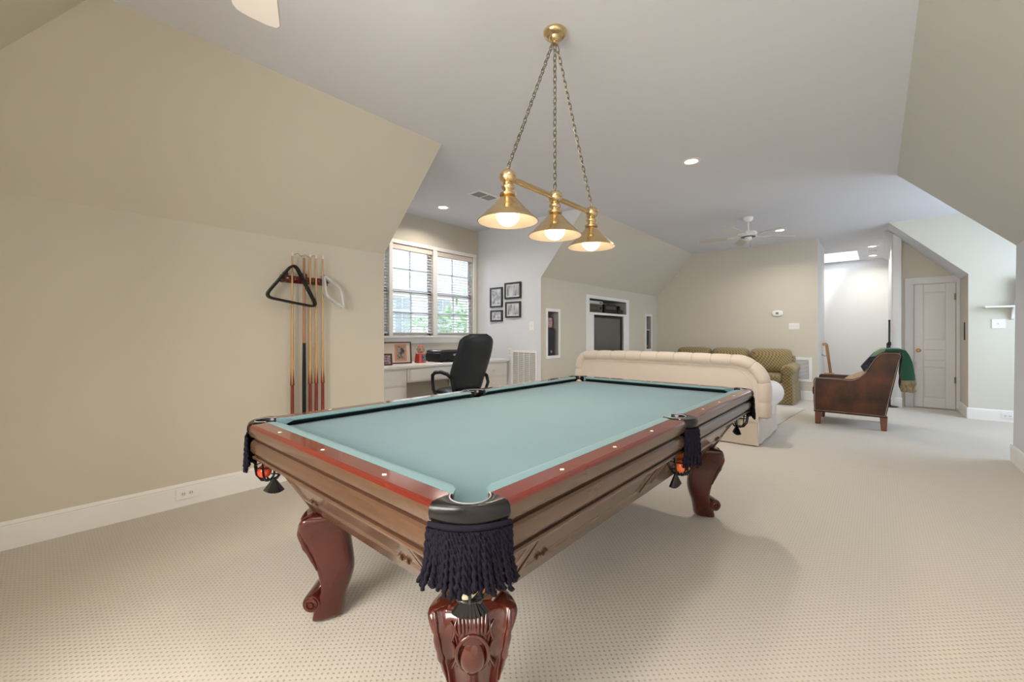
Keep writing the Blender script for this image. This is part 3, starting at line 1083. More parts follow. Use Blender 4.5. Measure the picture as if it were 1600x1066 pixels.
# ================================================================== CUES AND RACKS
XC = XL + .045
rk = thing('cue_rack', 'red-brown wooden wall rack holding the cues on the left wall', 'rack', (XL, 1.46, 1.63))
m = MB()
m.box(.001, .022, -.19, .19, -.030, .030)
m.build('backboard', WOODTOP, rk, bevel=.004)
m = MB()
m.prism([(-.19, .02), (-.19, .055), (-.17, .072)] + [q for c_ in (-.118, -.028, .022, .071, .125) for q in ((c_ - .018, .072), (c_ - .010, .052), (c_ + .010, .052), (c_ + .018, .072))] + [(.17, .072), (.19, .055), (.19, .02)],
        lambda p, k: (p[1], p[0], -.012 + .024 * k))
m.build('slotted_bar', WOODTOP, rk, bevel=.002)
for y in (-.155, -.01, .155):
    m = MB()
    m.cyl((.022, y, .040), .022, .012, 'X', 16)
    m.ball((.036, y, .040), .012, 12)
    m.build('peg', WOODTOP, rk)
for y in (-.16, .165):
    m = MB()
    m.cyl((.060, y, .0), .006, .030, 'X', 10)
    m.build('brass_hook', BRASS, rk)
lr = thing('cue_rack', 'low wooden cue holder near the floor, hidden behind the pool table', 'rack', (XL, 1.46, .335))
m = MB()
m.box(.001, .022, -.19, .19, -.03, .04)
m.build('backboard', WOODTOP, lr, bevel=.004)
m = MB()
m.box(.02, .085, -.19, .19, -.025, .0)
m.build('ledge', WOODTOP, lr, bevel=.004)
cue_y = [1.342, 1.483, 1.532, 1.586]
cl = ['maple pool cue with red butt, leftmost, behind the black triangle', 'maple pool cue with red butt just right of the bridge stick',
      'maple pool cue with red butt, second from the right', 'maple pool cue with red butt, rightmost, behind the clear diamond rack']
ztop = [1.842, 1.845, 1.847, 1.850]


def cue(y, zt, lab):
    t = thing('pool_cue', lab, 'cue', (XL + .068, y, .336), group='pool cues in the wall rack')
    H = zt - .336
    m = MB()
    m.lathe([(.0145, .0), (.0145, .02), (.0135, .36), (.0128, .44)], n=14)
    # points reaching into the shaft
    m.build('butt', CUEBUTT, t)
    m = MB()
    m.lathe([(.0126, .438), (.0108, .70), (.0080, 1.1), (.0066, H - .03)], n=14)
    sh = m.build('shaft', CUEWOOD, t)
    m = MB()
    for k in range(4):
        a = PI / 2 * k + .3
        for q in range(1):
            w0 = .0085
            d = Vector((math.cos(a), math.sin(a), 0))
            s_ = Vector((-math.sin(a), math.cos(a), 0))
            m.prism([(-w0, .435), (w0, .435), (0, .57)], lambda p, kk: tuple(d * (.0110 + .0024 * kk - .0012 * (p[1] - .435) / .135) + s_ * p[0] + Vector((0, 0, p[1]))))
    m.build('butt_points', CUEBUTT, t, smooth=False)
    m = MB()
    m.lathe([(.0067, H - .03), (.0067, H - .006), (.0055, H)], n=12)
    m.build('ferrule', PEARL, t)
    return t


for y, z, lab in zip(cue_y, ztop, cl):
    cue(y, z, lab)
t = thing('bridge_stick', 'bridge stick with black lower half and wavy metal head among the cues', 'cue', (XL + .068, 1.434, .336))
m = MB()
m.lathe([(.0150, 0), (.0145, .55), (.0128, .775)], n=14)
m.build('grip', BPLAST, t)
m = MB()
m.lathe([(.0126, .772), (.0105, 1.1), (.0088, 1.47)], n=14)
m.build('shaft', mat('reddish_maple', (0.36, 0.15, 0.06), 0.35, coat=.3), t)
m = MB()
pts = []
for k in range(25):
    u = k / 24
    pts.append((.0 + .02 * math.sin(u * 9), -.075 + .15 * u, 1.488 + .010 * math.sin(u * 14) + .006 * u))
m.tube(pts, .0028, 6)
m.tube([(0, .0, 1.465), (0, .0, 1.49)], .006, 8)
m.build('bridge_head', NICKEL, t)


def frame_loop(name, label, pts2, r, x, material, wz):
    """rounded closed frame hung flat against the rack: pts2 are (y,z); the band is wz deep"""
    P = []
    n = len(pts2)
    for i in range(n):
        a, b, c_ = Vector(pts2[i - 1]), Vector(pts2[i]), Vector(pts2[(i + 1) % n])
        d0, d1 = (a - b).normalized(), (c_ - b).normalized()
        rad = r
        A, B = b + d0 * rad, b + d1 * rad
        for k in range(8):
            u = k / 7
            P.append((1 - u) ** 2 * A + 2 * u * (1 - u) * b + u * u * B)
    N = len(P)
    cen = sum(P, Vector((0, 0))) / N
    t_ = .0085
    m = MB()

    def f(i, j):
        p = P[i]
        tg = (P[(i + 1) % N] - P[i - 1]).normalized()
        nn = Vector((tg.y, -tg.x))
        if nn.dot(p - cen) < 0:
            nn = -nn
        o_, xx = [(t_, -1), (t_, 1), (t_ * .3, 1.0), (-t_, .9), (-t_, -.9), (t_ * .3, -1.0)][j]
        q = p + nn * o_
        return (x + xx * wz / 2, q.x, q.y)
    m.grid(N, 6, f, cu=True, cv=True)
    return m.build(name, material, bevel=.0015)


o = frame_loop('triangle_rack', '', [(1.340, 1.755), (1.125, 1.468), (1.525, 1.405)], .068, XL + .106, BPLAST, .045)
tag(o, 'black plastic triangle ball rack hanging from the cue rack', 'ball rack')
CLEARP = mat('clear_plastic', (0.86, 0.86, 0.88), 0.12, trans=0.45, coat=.4)
o = frame_loop('diamond_rack', '', [(1.575, 1.675), (1.715, 1.575), (1.745, 1.412), (1.595, 1.505)], .022, XL + .106, CLEARP, .045)
tag(o, 'clear diamond-shaped ball rack hanging at the right end of the cue rack', 'ball rack')

# ================================================================== DESK
XDF, ZDK = -4.32, 0.80
ct = MB()
ct.box(XW + .02, XDF - .03 + .05, 2.23, YP - .002, ZDK - .035, ZDK)
tag(ct.build('desk_countertop', WHITE, bevel=.008, seg=3), 'long white built-in desk top under the window', 'countertop')


def knob(mb, x, y, z, r=.016):
    mb.lathe([(.006, 0), (.006, .010), (r, .016), (r, .022), (.008, .029), (.001, .030)], (x, y, z), 'X', 14)


def drawer_unit(name, label, y0, y1, zs, depth_z0=0.0):
    ya = (y0 + y1) / 2
    t = thing(name, label, 'cabinet', ((XW + XDF) / 2, ya, 0))
    cx = (XW + XDF) / 2
    m = MB()
    m.box(XW + .03 - cx, XDF - .02 - cx, y0 - ya, y1 - ya, depth_z0, ZDK - .037)
    m.build('body', WHITE, t, bevel=.002)
    for z0, z1 in zs:
        m = MB()
        m.box(XDF - .02 - cx, XDF - .004 - cx, y0 - ya + .03, y1 - ya - .03, z0, z1)
        d = m.build('drawer', WHITE, t, bevel=.004)
        k = MB()
        knob(k, XDF - .004 - cx, 0, (z0 + z1) / 2)
        k.build('knob', WHITE, d)
    return t


drawer_unit('drawer_cabinet', 'white three-drawer desk cabinet under the picture wall end of the desk', 4.18, YP - .02, [(.56, .74), (.36, .54), (.06, .34)])
drawer_unit('drawer_cabinet', 'white desk cabinet at the left end of the desk, beside the cue wall corner', 2.24, 2.98, [(.56, .74), (.36, .54), (.06, .34)])
drawer_unit('desk_cabinet', 'wide shallow white drawer unit over the knee space of the desk', 2.99, 4.17, [(.60, .745)], .585)

# big photo frame, leaning back on the desk
FRB = mat('dark_cherry_frame', (0.10, 0.018, 0.016), 0.3, coat=.3)


def photo_frame(name, label, loc, rz, tilt, w_, h_, fw, m_frame, matc, pw, ph, pcol, off=(0, 0), second=None):
    """faces +X in its own frame"""
    t = thing(name, label, 'picture', loc, rz)
    R_ = Matrix.Rotation(-tilt, 4, 'Y')
    m = MB()
    for (a0, a1, b0, b1) in ((-w_ / 2, w_ / 2, 0, fw), (-w_ / 2, w_ / 2, h_ - fw, h_), (-w_ / 2, -w_ / 2 + fw, fw, h_ - fw), (w_ / 2 - fw, w_ / 2, fw, h_ - fw)):
        m.box(-.018, .004, a0, a1, b0, b1)
    m.box(-.018, -.012, -w_ / 2 + fw / 2, w_ / 2 - fw / 2, fw / 2, h_ - fw / 2)
    m.xf(R_).build('frame', m_frame, t, bevel=.002)
    m = MB()
    m.box(-.012, -.006, -w_ / 2 + fw * .9, w_ / 2 - fw * .9, fw * .9, h_ - fw * .9)
    m.xf(R_).build('mat_board', matc, t, smooth=False)
    m = MB()
    cy, cz = off[0], h_ / 2 + off[1]
    m.box(-.006, -.004, cy - pw / 2, cy + pw / 2, cz - ph / 2, cz + ph / 2)
    m.xf(R_).build('photograph', pcol, t, smooth=False)
    if second:
        m = MB()
        m.box(-.0065, -.005, cy - pw / 2 - .028, cy + pw / 2 + .028, cz - ph / 2 - .028, cz + ph / 2 + .028)
        m.xf(R_).build('inner_mat', second, t, smooth=False)
    return t


DP = mat('dark_photo', (0.035, 0.028, 0.026), 0.3, vary=(26, (0.45, 0.38, 0.32), (1, 1, 1)))
PP = mat('purple_photo', (0.10, 0.05, 0.08), 0.3, vary=(38, (0.60, 0.50, 0.58), (1, 1, 1)))
photo_frame('photo_frame', 'large dark red photo frame with cream and pink mats leaning on the desk', (-4.66, 3.02, ZDK + .003), -.25, .12, .46, .285, .016, FRB,
            mat('cream_mat', (0.72, 0.64, 0.55), 0.8), .105, .165, DP, (.085, 0), mat('salmon_mat', (0.62, 0.30, 0.20), 0.8))
photo_frame('photo_frame', 'small dark red frame with a purple picture in front of the large frame', (-4.50, 2.80, ZDK + .003), -.25, .15, .15, .145, .014, FRB,
            mat('plum_mat', (0.30, 0.16, 0.20), 0.8), .105, .100, PP)
# candy machine
t = thing('candy_machine', 'red toy candy machine with a clear globe on the desk', 'candy machine', (-4.62, 3.39, ZDK))
m = MB()
m.prism([(-.062, 0), (.062, 0), (.050, .125), (-.050, .125)], lambda p, k: (-.05 + .10 * k + (.008 * (p[1] / .125) * (1 - 2 * k)), p[0], p[1]))
m.build('base', RED, t, bevel=.006)
m = MB()
m.box(.046, .056, -.006, .044, .018, .11)
m.cyl((.056, .020, .072), .012, .012, 'X', 12)
m.build('coin_plate', mat('dark_grey_metal', (0.16, 0.16, 0.16), .4, 1.0), t)
m = MB()
m.ball((0, 0, .178), .056, 24)
m.build('globe', mat('clear_globe', (0.95, 0.93, 0.90), .03, trans=.92, alpha=.5), t)
CAN = [mat('candy_%d' % i, c_, .4) for i, c_ in enumerate([(.75, .45, .05), (.65, .12, .03), (.60, .55, .45)])]
rnd = random.Random(5)
for ci in range(3):
    m = MB()
    for k in range(16):
        a, rr, z = rnd.uniform(0, 2 * PI), rnd.random() ** .5 * .036, rnd.uniform(-.036, .010)
        m.ball((rr * math.cos(a), rr * math.sin(a), .178 + z), .0085, 8)
    o = m.build('candy', CAN[ci], t)
    o['kind'] = 'stuff'
m = MB()
m.lathe([(.038, .216), (.040, .222), (.030, .236), (.010, .242), (.008, .250), (.001, .252)], n=20)
m.build('lid', RED, t)
# printer
t = thing('printer', 'low black inkjet printer on the desk behind the office chair', 'printer', (-4.62, 3.84, ZDK))
m = MB()
m.prism([(-.235, .012), (.235, .012), (.245, .06), (.24, .125), (-.24, .125), (-.245, .06)], lambda p, k: (-.17 + .34 * k, p[0], p[1]))
m.build('body', BPLAST, t, bevel=.014, seg=3)
m = MB()
m.prism([(-.235, .128), (.235, .128), (.225, .158), (.19, .168), (-.19, .168), (-.225, .158)], lambda p, k: (-.165 + .32 * k, p[0], p[1]))
m.build('scanner_lid', mat('gloss_black', (0.02, 0.02, 0.022), .18, coat=.5), t, bevel=.010, seg=3)
m = MB()
m.box(.150, .215, -.13, .15, .030, .040)
m.build('output_tray', BPLAST, t, bevel=.003)
m = MB()
m.box(.168, .178, -.02, .10, .085, .112)
m.build('control_panel', GREYP, t, bevel=.002)
m = MB()
for sx in (-.14, .14):
    for sy in (-.2, .2):
        m.cyl((sx, sy, 0), .012, .014, n=10)
m.build('feet', BPLAST, t)

# office chair ---------------------------------------------------
t = thing('office_chair', 'black high-back leather office chair pulled up to the white desk', 'chair', (-3.93, 3.49, 0), PI - .06)
# local: faces +X after rotation -> toward the window; back at local -X


def slab(m, nu, nv, half_w, z0, z1, thick, curve, bulge=.02, e=4.0):
    def f(i, j):
        u = i / (nu - 1)
        z = z0 + (z1 - z0) * u
        hw = half_w(u)
        a = 2 * PI * j / nv
        ca, sa = math.cos(a), math.sin(a)
        px = math.copysign(abs(ca) ** (2 / e), ca) * hw
        k_ = max(.15, min(1, min(u, 1 - u) * 9 + .25))
        py = math.copysign(abs(sa) ** (2 / e), sa) * thick * k_ * (1 + .0 * px)
        return (curve(u) + py + bulge * (px / .25) ** 2, px, z)
    return m.grid(nu, nv, f, cv=True, caps=True)


m = MB()
slab(m, 22, 28, lambda u: (.262 + .02 * math.sin(PI * min(1, u * 1.2))) * (1 if u < .85 else math.sqrt(max(.12, 1 - ((u - .85) / .15) ** 2 * .75))) * (.86 + .14 * min(1, u * 3)),
     .50, 1.19, .045, lambda u: -.16 - .20 * u + .02 * math.sin(u * PI * 2), .03, 2.7)
m.build('backrest', BLACKCH, t, ang=60)
m = MB()
m.grid(14, 24, lambda i, j: ((lambda u, a: (.02 + (.25 * math.copysign(abs(math.cos(a)) ** .5, math.cos(a))) * (math.sin(PI * (.06 + .88 * u)) ** .35), .25 * math.copysign(abs(math.sin(a)) ** .5, math.sin(a)) * (math.sin(PI * (.06 + .88 * u)) ** .35), .42 + .10 * u))(i / 13, 2 * PI * j / 24)), cv=True, caps=True)
m.build('seat', BLACKCH, t, ang=60)
for sy in (-1, 1):
    m = MB()
    y = sy * .275
    pts = [(-.20, y * .92, .50), (-.215, y, .58), (-.19, y, .66), (-.10, y, .708), (.02, y, .725), (.14, y, .715), (.20, y, .68), (.205, y, .60), (.185, y, .50), (.12, y, .425), (.0, y * .92, .41), (-.14, y * .9, .43), ]
    # rounded-rectangle section
    m.tube(pts, [.020, .021, .022, .024, .025, .025, .023, .020, .020, .020, .018, .018], 8, closed=True)
    m.build('armrest', BPLAST, t, ang=70)
m = MB()
m.box(-.175, -.11, -.06, .06, .38, .56)
m.box(-.18, .12, -.09, .09, .375, .41)
m.build('seat_mount', BPLAST, t, bevel=.006)
m = MB()
m.cyl((0, 0, .10), .028, .28)
m.cyl((0, 0, .08), .045, .14)
m.build('gas_column', BPLAST, t)
for k in range(5):
    a = 2 * PI * k / 5 + .3
    m = MB()
    d = Vector((math.cos(a), math.sin(a), 0))
    m.tube([Vector((0, 0, .12)), d * .15 + Vector((0, 0, .105)), d * .30 + Vector((0, 0, .075))], [.028, .022, .015], 8)
    lg = m.build('base_arm', BPLAST, t)
    m = MB()
    m.cyl(tuple(d * .30 + Vector((0, -.016, .028))), .028, .032, 'Y', 14)
    m.tube([d * .30 + Vector((0, 0, .03)), d * .30 + Vector((0, 0, .085))], .008, 6)
    m.build('caster', BPLAST, lg)

# four framed prints on the picture wall ------------------------
BF = mat('black_frame', (0.014, 0.014, 0.018), 0.35)
PRM = [mat('sketch_print_%d' % i, (0.66, 0.67, 0.70), 0.6, vary=(sc_, (0.13, 0.14, 0.15), st_)) for i, (sc_, st_) in enumerate([(16, (1, 1, 1)), (13, (2, 1, .35)), (20, (1, 1, .8)), (14, (2, 1, .5))])]
for i, (x0, x1, z0, z1, lab) in enumerate(((-4.71, -4.44, 1.615, 1.934, 'upright black-framed print, upper left of the four on the picture wall'),
                                           (-4.39, -4.06, 1.735, 1.987, 'black-framed print, upper right and highest of the four on the picture wall'),
                                           (-4.70, -4.44, 1.388, 1.570, 'smallest black-framed print, lower left of the four on the picture wall'),
                                           (-4.375, -4.065, 1.442, 1.690, 'black-framed print, lower right of the four, nearest the light switch'))):
    cx, w_, h_ = (x0 + x1) / 2, x1 - x0, z1 - z0
    t = thing('framed_print', lab, 'picture', (cx, YP, z0), 0, 'framed prints on the picture wall')
    m = MB()
    fw = .026
    for (a0, a1, b0, b1) in ((-w_ / 2, w_ / 2, 0, fw), (-w_ / 2, w_ / 2, h_ - fw, h_), (-w_ / 2, -w_ / 2 + fw, fw, h_ - fw), (w_ / 2 - fw, w_ / 2, fw, h_ - fw)):
        m.box(a0, a1, -.03, -.001, b0, b1)
    m.build('frame', BF, t, bevel=.003)
    m = MB()
    m.box(-w_ / 2 + fw * .9, w_ / 2 - fw * .9, -.014, -.002, fw * .9, h_ - fw * .9)
    m.build('mat_board', mat('print_mat', (0.70, 0.72, 0.76), .8), t, smooth=False)
    m = MB()
    m.box(-w_ / 2 + fw + .018, w_ / 2 - fw - .018, -.0155, -.0135, fw + .018, h_ - fw - .018)
    m.build('print', PRM[i], t, smooth=False)


# wall plates, grilles, thermostat ------------------------------
def plate(name, label, cat, pos, face, w_, h_, kind='switch', n=1, m_plate=WHITE):
    """face: outward direction (x,y)"""
    rz = math.atan2(face[1], face[0])
    t = thing(name, label, cat, pos, rz)
    m = MB()
    m.box(.0005, .006, -w_ / 2, w_ / 2, -h_ / 2, h_ / 2)
    m.build('cover_plate', m_plate, t, bevel=.002)
    for k in range(n):
        y = (k - (n - 1) / 2) * .045
        if kind == 'switch':
            m = MB()
            m.box(.005, .0075, y - .006, y + .006, -.013, .013)
            m.prism([(.007, -.004), (.018, .003), (.017, .009), (.007, .007)], lambda p, q: (p[0], y - .004 + .008 * q, p[1]))
            m.build('toggle', IVORY, t)
        elif kind == 'outlet':
            for s in (-1, 1):
                m = MB()
                yy_, zz_ = (s * .021, 0) if w_ > h_ else (0, s * .021)
                m.lathe([(.015, .005), (.015, .008), (.013, .009)], (0, yy_, zz_), 'X', 18)
                o = m.build('socket', IVORY, t)
                m = MB()
                m.box(.0088, .0095, yy_ - .007, yy_ - .004, zz_ - .004, zz_ + .005)
                m.box(.0088, .0095, yy_ + .004, yy_ + .007, zz_ - .004, zz_ + .005)
                m.build('slots', DARKIN, o, smooth=False)
        elif kind == 'jack':
            m = MB()
            m.cyl((.005, 0, 0), .006, .006, 'X', 12)
            m.build('jack', NICKEL, t)
    return t


plate('wall_outlet', 'white wall outlet set sideways in the left baseboard', 'outlet', (XL + .016, .675, .088), (1, 0), .125, .078, 'outlet')
plate('light_switch', 'white light switch beside the framed prints', 'switch', (-3.86, YP, 1.31), (0, -1), .085, .13)
plate('wall_outlet', 'white wall outlet just above the desk end', 'outlet', (-4.30, YP, .91), (0, -1), .085, .12, 'outlet')
plate('light_switch', 'white triple light switch on the far wall below the thermostat', 'switch', (-1.148, YF, 1.335), (0, -1), .165, .115, 'switch', 3)
plate('light_switch', 'square white switch plate under the small wall shelf', 'switch', (1.245, YS, 1.328), (0, -1), .125, .125)
plate('wall_outlet', 'white wall outlet in the baseboard below the small wall shelf', 'outlet', (1.325, YS - .016, .085), (0, -1), .115, .07, 'outlet')

t = thing('thermostat', 'oval white thermostat with a small grey screen on the far wall', 'thermostat', (-1.41, YF, 1.58))
m = MB()
m.grid(4, 28, lambda i, j: (math.copysign(abs(math.cos(2 * PI * j / 28)) ** .7, math.cos(2 * PI * j / 28)) * (.088, .088, .084, .07)[i], -(.001, .016, .024, .028)[i], math.copysign(abs(math.sin(2 * PI * j / 28)) ** .7, math.sin(2 * PI * j / 28)) * (.055, .055, .051, .040)[i]), cv=True, caps=True)
m.build('housing', WHITE, t, ang=50)
m = MB()
m.box(-.022, .022, -.031, -.027, -.018, .020)
m.build('display', mat('grey_lcd', (0.16, 0.18, 0.15), .3), t, smooth=False)


def grille(name, label, pos, face, w_, h_, ndiv, frame=.03, lm=WHITE):
    rz = math.atan2(face[1], face[0])
    t = thing(name, label, 'vent', pos, rz)
    m = MB()
    for (a0, a1, b0, b1) in ((-w_ / 2, w_ / 2, -h_ / 2, -h_ / 2 + frame), (-w_ / 2, w_ / 2, h_ / 2 - frame, h_ / 2), (-w_ / 2, -w_ / 2 + frame, -h_ / 2 + frame, h_ / 2 - frame), (w_ / 2 - frame, w_ / 2, -h_ / 2 + frame, h_ / 2 - frame)):
        m.box(.0005, .012, a0, a1, b0, b1)
    m.build('frame', WHITE, t, bevel=.002)
    m = MB()
    m.box(.0005, .002, -w_ / 2 + frame * .8, w_ / 2 - frame * .8, -h_ / 2 + frame * .8, h_ / 2 - frame * .8)
    m.build('backing', GREYP, t, smooth=False)
    m = MB()
    z = -h_ / 2 + frame + .008
    while z < h_ / 2 - frame - .004:
        m.prism([(.003, .002), (.0105, -.003), (.0105, -.0012), (.003, .0038)], lambda p, k: (p[0], (-1, 1)[k] * (w_ / 2 - frame), z + p[1]))
        z += .014
    m.build('louvres', lm, t, smooth=False)
    if ndiv:
        m = MB()
        for k in range(1, ndiv):
            y = -w_ / 2 + frame + (w_ - 2 * frame) * k / ndiv
            m.box(.008, .0135, y - .006, y + .006, -h_ / 2 + frame, h_ / 2 - frame)
        m.build('dividers', WHITE, t, smooth=False)
    return t


grille('return_air_grille', 'large white return air grille low on the picture wall beside the desk', (-4.005, YP, .585), (0, -1), .50, .70, 4)
grille('return_air_grille', 'white air grille low on the far wall beside the olive sofa', (-1.03, YF, .545), (0, -1), .30, .44, 0, .045)
t = grille('ceiling_vent', 'rectangular white air vent in the ceiling near the desk dormer', (-3.65, 3.63, ZC), (0, -1), .36, .20, 2, .022, GREYP)
t.rotation_euler = (0, PI / 2, 0)

# recessed lights ------------------------------------------------
rc = [(-4.40, 3.60, 'round recessed light in the desk dormer ceiling, left of the air vent'), (-1.383, 4.268, 'round recessed light alone in the middle of the main ceiling'),
      (-1.20, 8.05, 'round recessed light glimpsed beside the far ceiling fan'), (-.066, 10.7, 'round recessed light in the hall ceiling, nearer of two'), (-.063, 11.95, 'round recessed light in the hall ceiling, farther of two')]
for i, (x, y, lab) in enumerate(rc):
    t = thing('recessed_light', lab, 'ceiling light', (x, y, ZC), 0, 'recessed ceiling lights')
    m = MB()
    m.lathe([(.062, -.001), (.062, -.006), (.088, -.006), (.092, -.001)], n=32)
    bmesh.ops.delete(m.bm, geom=[f_ for f_ in m.bm.faces if len(f_.verts) > 4], context='FACES')
    m.build('trim_ring', WHITE, t)
    m = MB()
    m.lathe([(.062, -.002), (.050, -.004), (.02, -.007), (.001, -.0075)], n=24)
    m.build('lens', LENS, t)
    area_light('recessed_lamp', (x, y, ZC - .02), .12, (13, 20, 16, 9, 7)[i], NEUT, (0, 0, -1), spread=2.6)
for (x, y) in ((-2.1, -.9), (-.6, -1.0), (-.5, .9)):  # unseen lamps without fixtures: warm ones behind, a neutral one added for more light
    area_light('recessed_lamp', (x, y, ZC - .02), .14, (40 if x < -1 else 10) if y < 0 else 8, WARM if y < 0 else NEUT, (0, 0, -1), spread=2.6)
sd = MB()
sd.lathe([(.062, 0), (.062, -.018), (.055, -.030), (.02, -.033), (.001, -.033)], (-.066, 11.25, ZC), n=24)
tag(sd.build('smoke_detector', WHITE, ang=50), 'round white smoke detector between the two hall lights', 'smoke detector')

# ================================================================== TELEVISION WALL
def casing(mb, y0, y1, z0, z1, w_=.045, t_=.014):
    for (a0, a1, b0, b1) in ((y0 - w_, y1 + w_, z1, z1 + w_), (y0 - w_, y1 + w_, z0 - w_, z0), (y0 - w_, y0, z0, z1), (y1, y1 + w_, z0, z1)):
        mb.box(XL2, XL2 + t_, a0, a1, b0, b1)


for i, (a, b, z0, z1) in enumerate((NICH[0], NICH[3])):
    m = MB()
    casing(m, a, b, z0, z1)
    struct(m.build('trim_%d' % (i + 2), WHITE, bevel=.002))
m = MB()
m.box(XL2, XL2 + .016, 6.13, 7.75, 1.81, 1.865)
m.box(XL2, XL2 + .016, 6.13, 6.24, .16, 1.81)
m.box(XL2, XL2 + .016, 7.64, 7.75, .16, 1.81)
m.box(XL2, XL2 + .020, 6.24, 7.64, 1.53, 1.57)
m.box(XL2, XL2 + .014, 6.24, 6.39, .16, 1.53)
m.box(XL2, XL2 + .014, 7.53, 7.64, .16, 1.53)
m.box(XL2, XL2 + .014, 6.39, 7.53, .16, .50)
struct(m.build('trim_4', WHITE, bevel=.002))
tv = thing('television', 'large grey-screened television recessed under the stereo niche', 'television', (XL2 - .168, 6.96, .50))
m = MB()
m.box(-.18, .15, -.56, .56, .004, 1.02)
m.build('housing', BPLAST, tv, bevel=.01)
m = MB()
m.grid(8, 12, lambda i, j: (.150 + .022 * (1 - (i / 3.5 - 1) ** 2 * .5 - (j / 5.5 - 1) ** 2 * .5), -.53 + .98 * j / 11, .12 + .86 * i / 7))
m.build('screen', mat('grey_screen', (0.085, 0.09, 0.088), 0.22, spec=.6), tv)
t = thing('stereo_receiver', 'silver-topped stereo receiver at the left of the niche above the television', 'stereo', (XL2 - .15, 6.50, 1.57))
m = MB()
m.box(-.14, .14, -.23, .23, .002, .15)
m.build('body', mat('dark_olive_metal', (0.09, 0.085, 0.07), .4, .6), t, bevel=.003)
m = MB()
m.box(-.14, .143, -.23, .23, .153, .205)
m.build('silver_deck', mat('silver_front', (0.55, 0.55, 0.53), .35, .4), t, bevel=.003)
m = MB()
for y in (.13, .16, .19):
    m.box(.142, .146, y - .011, y + .011, .168, .190)
m.cyl((.14, .16, .085), .022, .014, 'X', 16)
m.box(.139, .143, -.20, .08, .03, .045)
m.box(.139, .143, -.20, .08, .11, .12)
m.build('controls', BPLAST, t)
t = thing('video_recorder', 'wide black audio-video box in the middle of the niche above the television', 'stereo', (XL2 - .13, 7.04, 1.57))
m = MB()
m.box(-.14, .12, -.24, .24, .002, .165)
m.build('body', BPLAST, t, bevel=.004)
m = MB()
m.box(.119, .123, -.20, .20, .08, .14)
m.build('display', mat('smoked_display', (0.03, 0.035, 0.03), .2), t)
t = thing('camera_speaker', 'small black satellite speaker with a silver cone at the right of the niche', 'speaker', (XL2 - .08, 7.44, 1.57))
m = MB()
m.box(-.07, .07, -.11, .09, .002, .085)
m.ball((.02, .0, .115), .05, 16)
m.build('body', BPLAST, t, bevel=.01)
m = MB()
m.cyl((.055, .0, .12), .020, .018, 'X', 16)
m.build('cone', NICKEL, t)


def tower(label, y, h, w_, loc_z):
    t = thing('tower_speaker', label, 'speaker', (XL2 - .104, y, loc_z))
    m = MB()
    m.box(-.10, .10, -w_ / 2, w_ / 2, .002, h)
    m.build('cabinet', mat('navy_black', (0.008, 0.008, 0.018), .45), t, bevel=.006)
    m = MB()
    m.cyl((.098, .0, .06), .022, .006, 'X', 16)
    m.build('tweeter', NICKEL, t)
    return t


tower('tall navy-black speaker in the left slot of the television wall', 5.143, .415, .195, .86)
t = thing('standing_photo', 'pink and black picture standing on the speaker in the left slot', 'picture', (XL2 - .06, 5.18, 1.277))
m = MB()
m.box(-.012, .012, -.075, .075, .001, .175)
m.build('frame', mat('dark_maroon', (0.06, 0.012, 0.02), .5), t, bevel=.002)
m = MB()
m.box(.011, .014, -.06, .050, .012, .160)
m.build('print', mat('pink_print', (0.60, 0.40, 0.38), .5, vary=(30, (0.20, 0.08, 0.10), (1, 1, 1))), t)
t = tower('narrow black speaker in the right slot of the television wall', 8.668, .40, .14, .87)
m = MB()
m.box(XL2 - .40, XL2 - .02, 8.59, 8.84, 1.275, 1.29)
tag(m.build('niche_shelf', IVORY), 'thin white shelf board inside the right slot of the television wall', 'shelf')

# ================================================================== CREAM SOFA (back to camera)
SX0, SX1, SYB = -3.13, -.885, 4.96
SCX = (SX0 + SX1) / 2
sf = thing('cream_sofa', 'cream rolled-back tufted sofa seen from behind beyond the pool table', 'sofa', (SCX, SYB, 0))
hw = (SX1 - SX0) / 2


def back_top(x):          # local x -> height of the roll centre line
    e = abs(x) / hw
    return .885 - (.0 if e < .72 else .20 * ((e - .72) / .28) ** 2.2)


# path of the roll: up the left side, over the top, down the right side
path = []
for z in (.30, .38, .46, .54, .60):
    path.append(Vector((-hw + .0, .055, z)))
for k in range(9):
    a = PI - PI / 2 * (k + 1) / 9
    path.append(Vector((-hw + .13 + .13 * math.cos(a), .055, .68 + .215 * math.sin(a))))
nT = 46
for k in range(1, nT):
    x = -hw + .13 + (2 * hw - .40) * k / nT
    path.append(Vector((x, .055, .895 + .010 * math.sin(PI * k / nT))))
for k in range(13):
    a = PI / 2 - PI / 2 * k / 12
    path.append(Vector((hw - .27 + .27 * math.cos(a), .055, .62 + .275 * math.sin(a))))
for z in (.54, .46, .38, .30):
    path.append(Vector((hw, .055, z)))
dist = [0]
for a, b in zip(path, path[1:]):
    dist.append(dist[-1] + (b - a).length)
# resample
NS = 460
RS = []
for k in range(NS):
    d = dist[-1] * k / (NS - 1)
    i = max(q for q in range(len(dist)) if dist[q] <= d + 1e-9)
    i = min(i, len(path) - 2)
    u = (d - dist[i]) / (dist[i + 1] - dist[i])
    RS.append((path[i].lerp(path[i + 1], u), d))
m = MB()
TU = .205


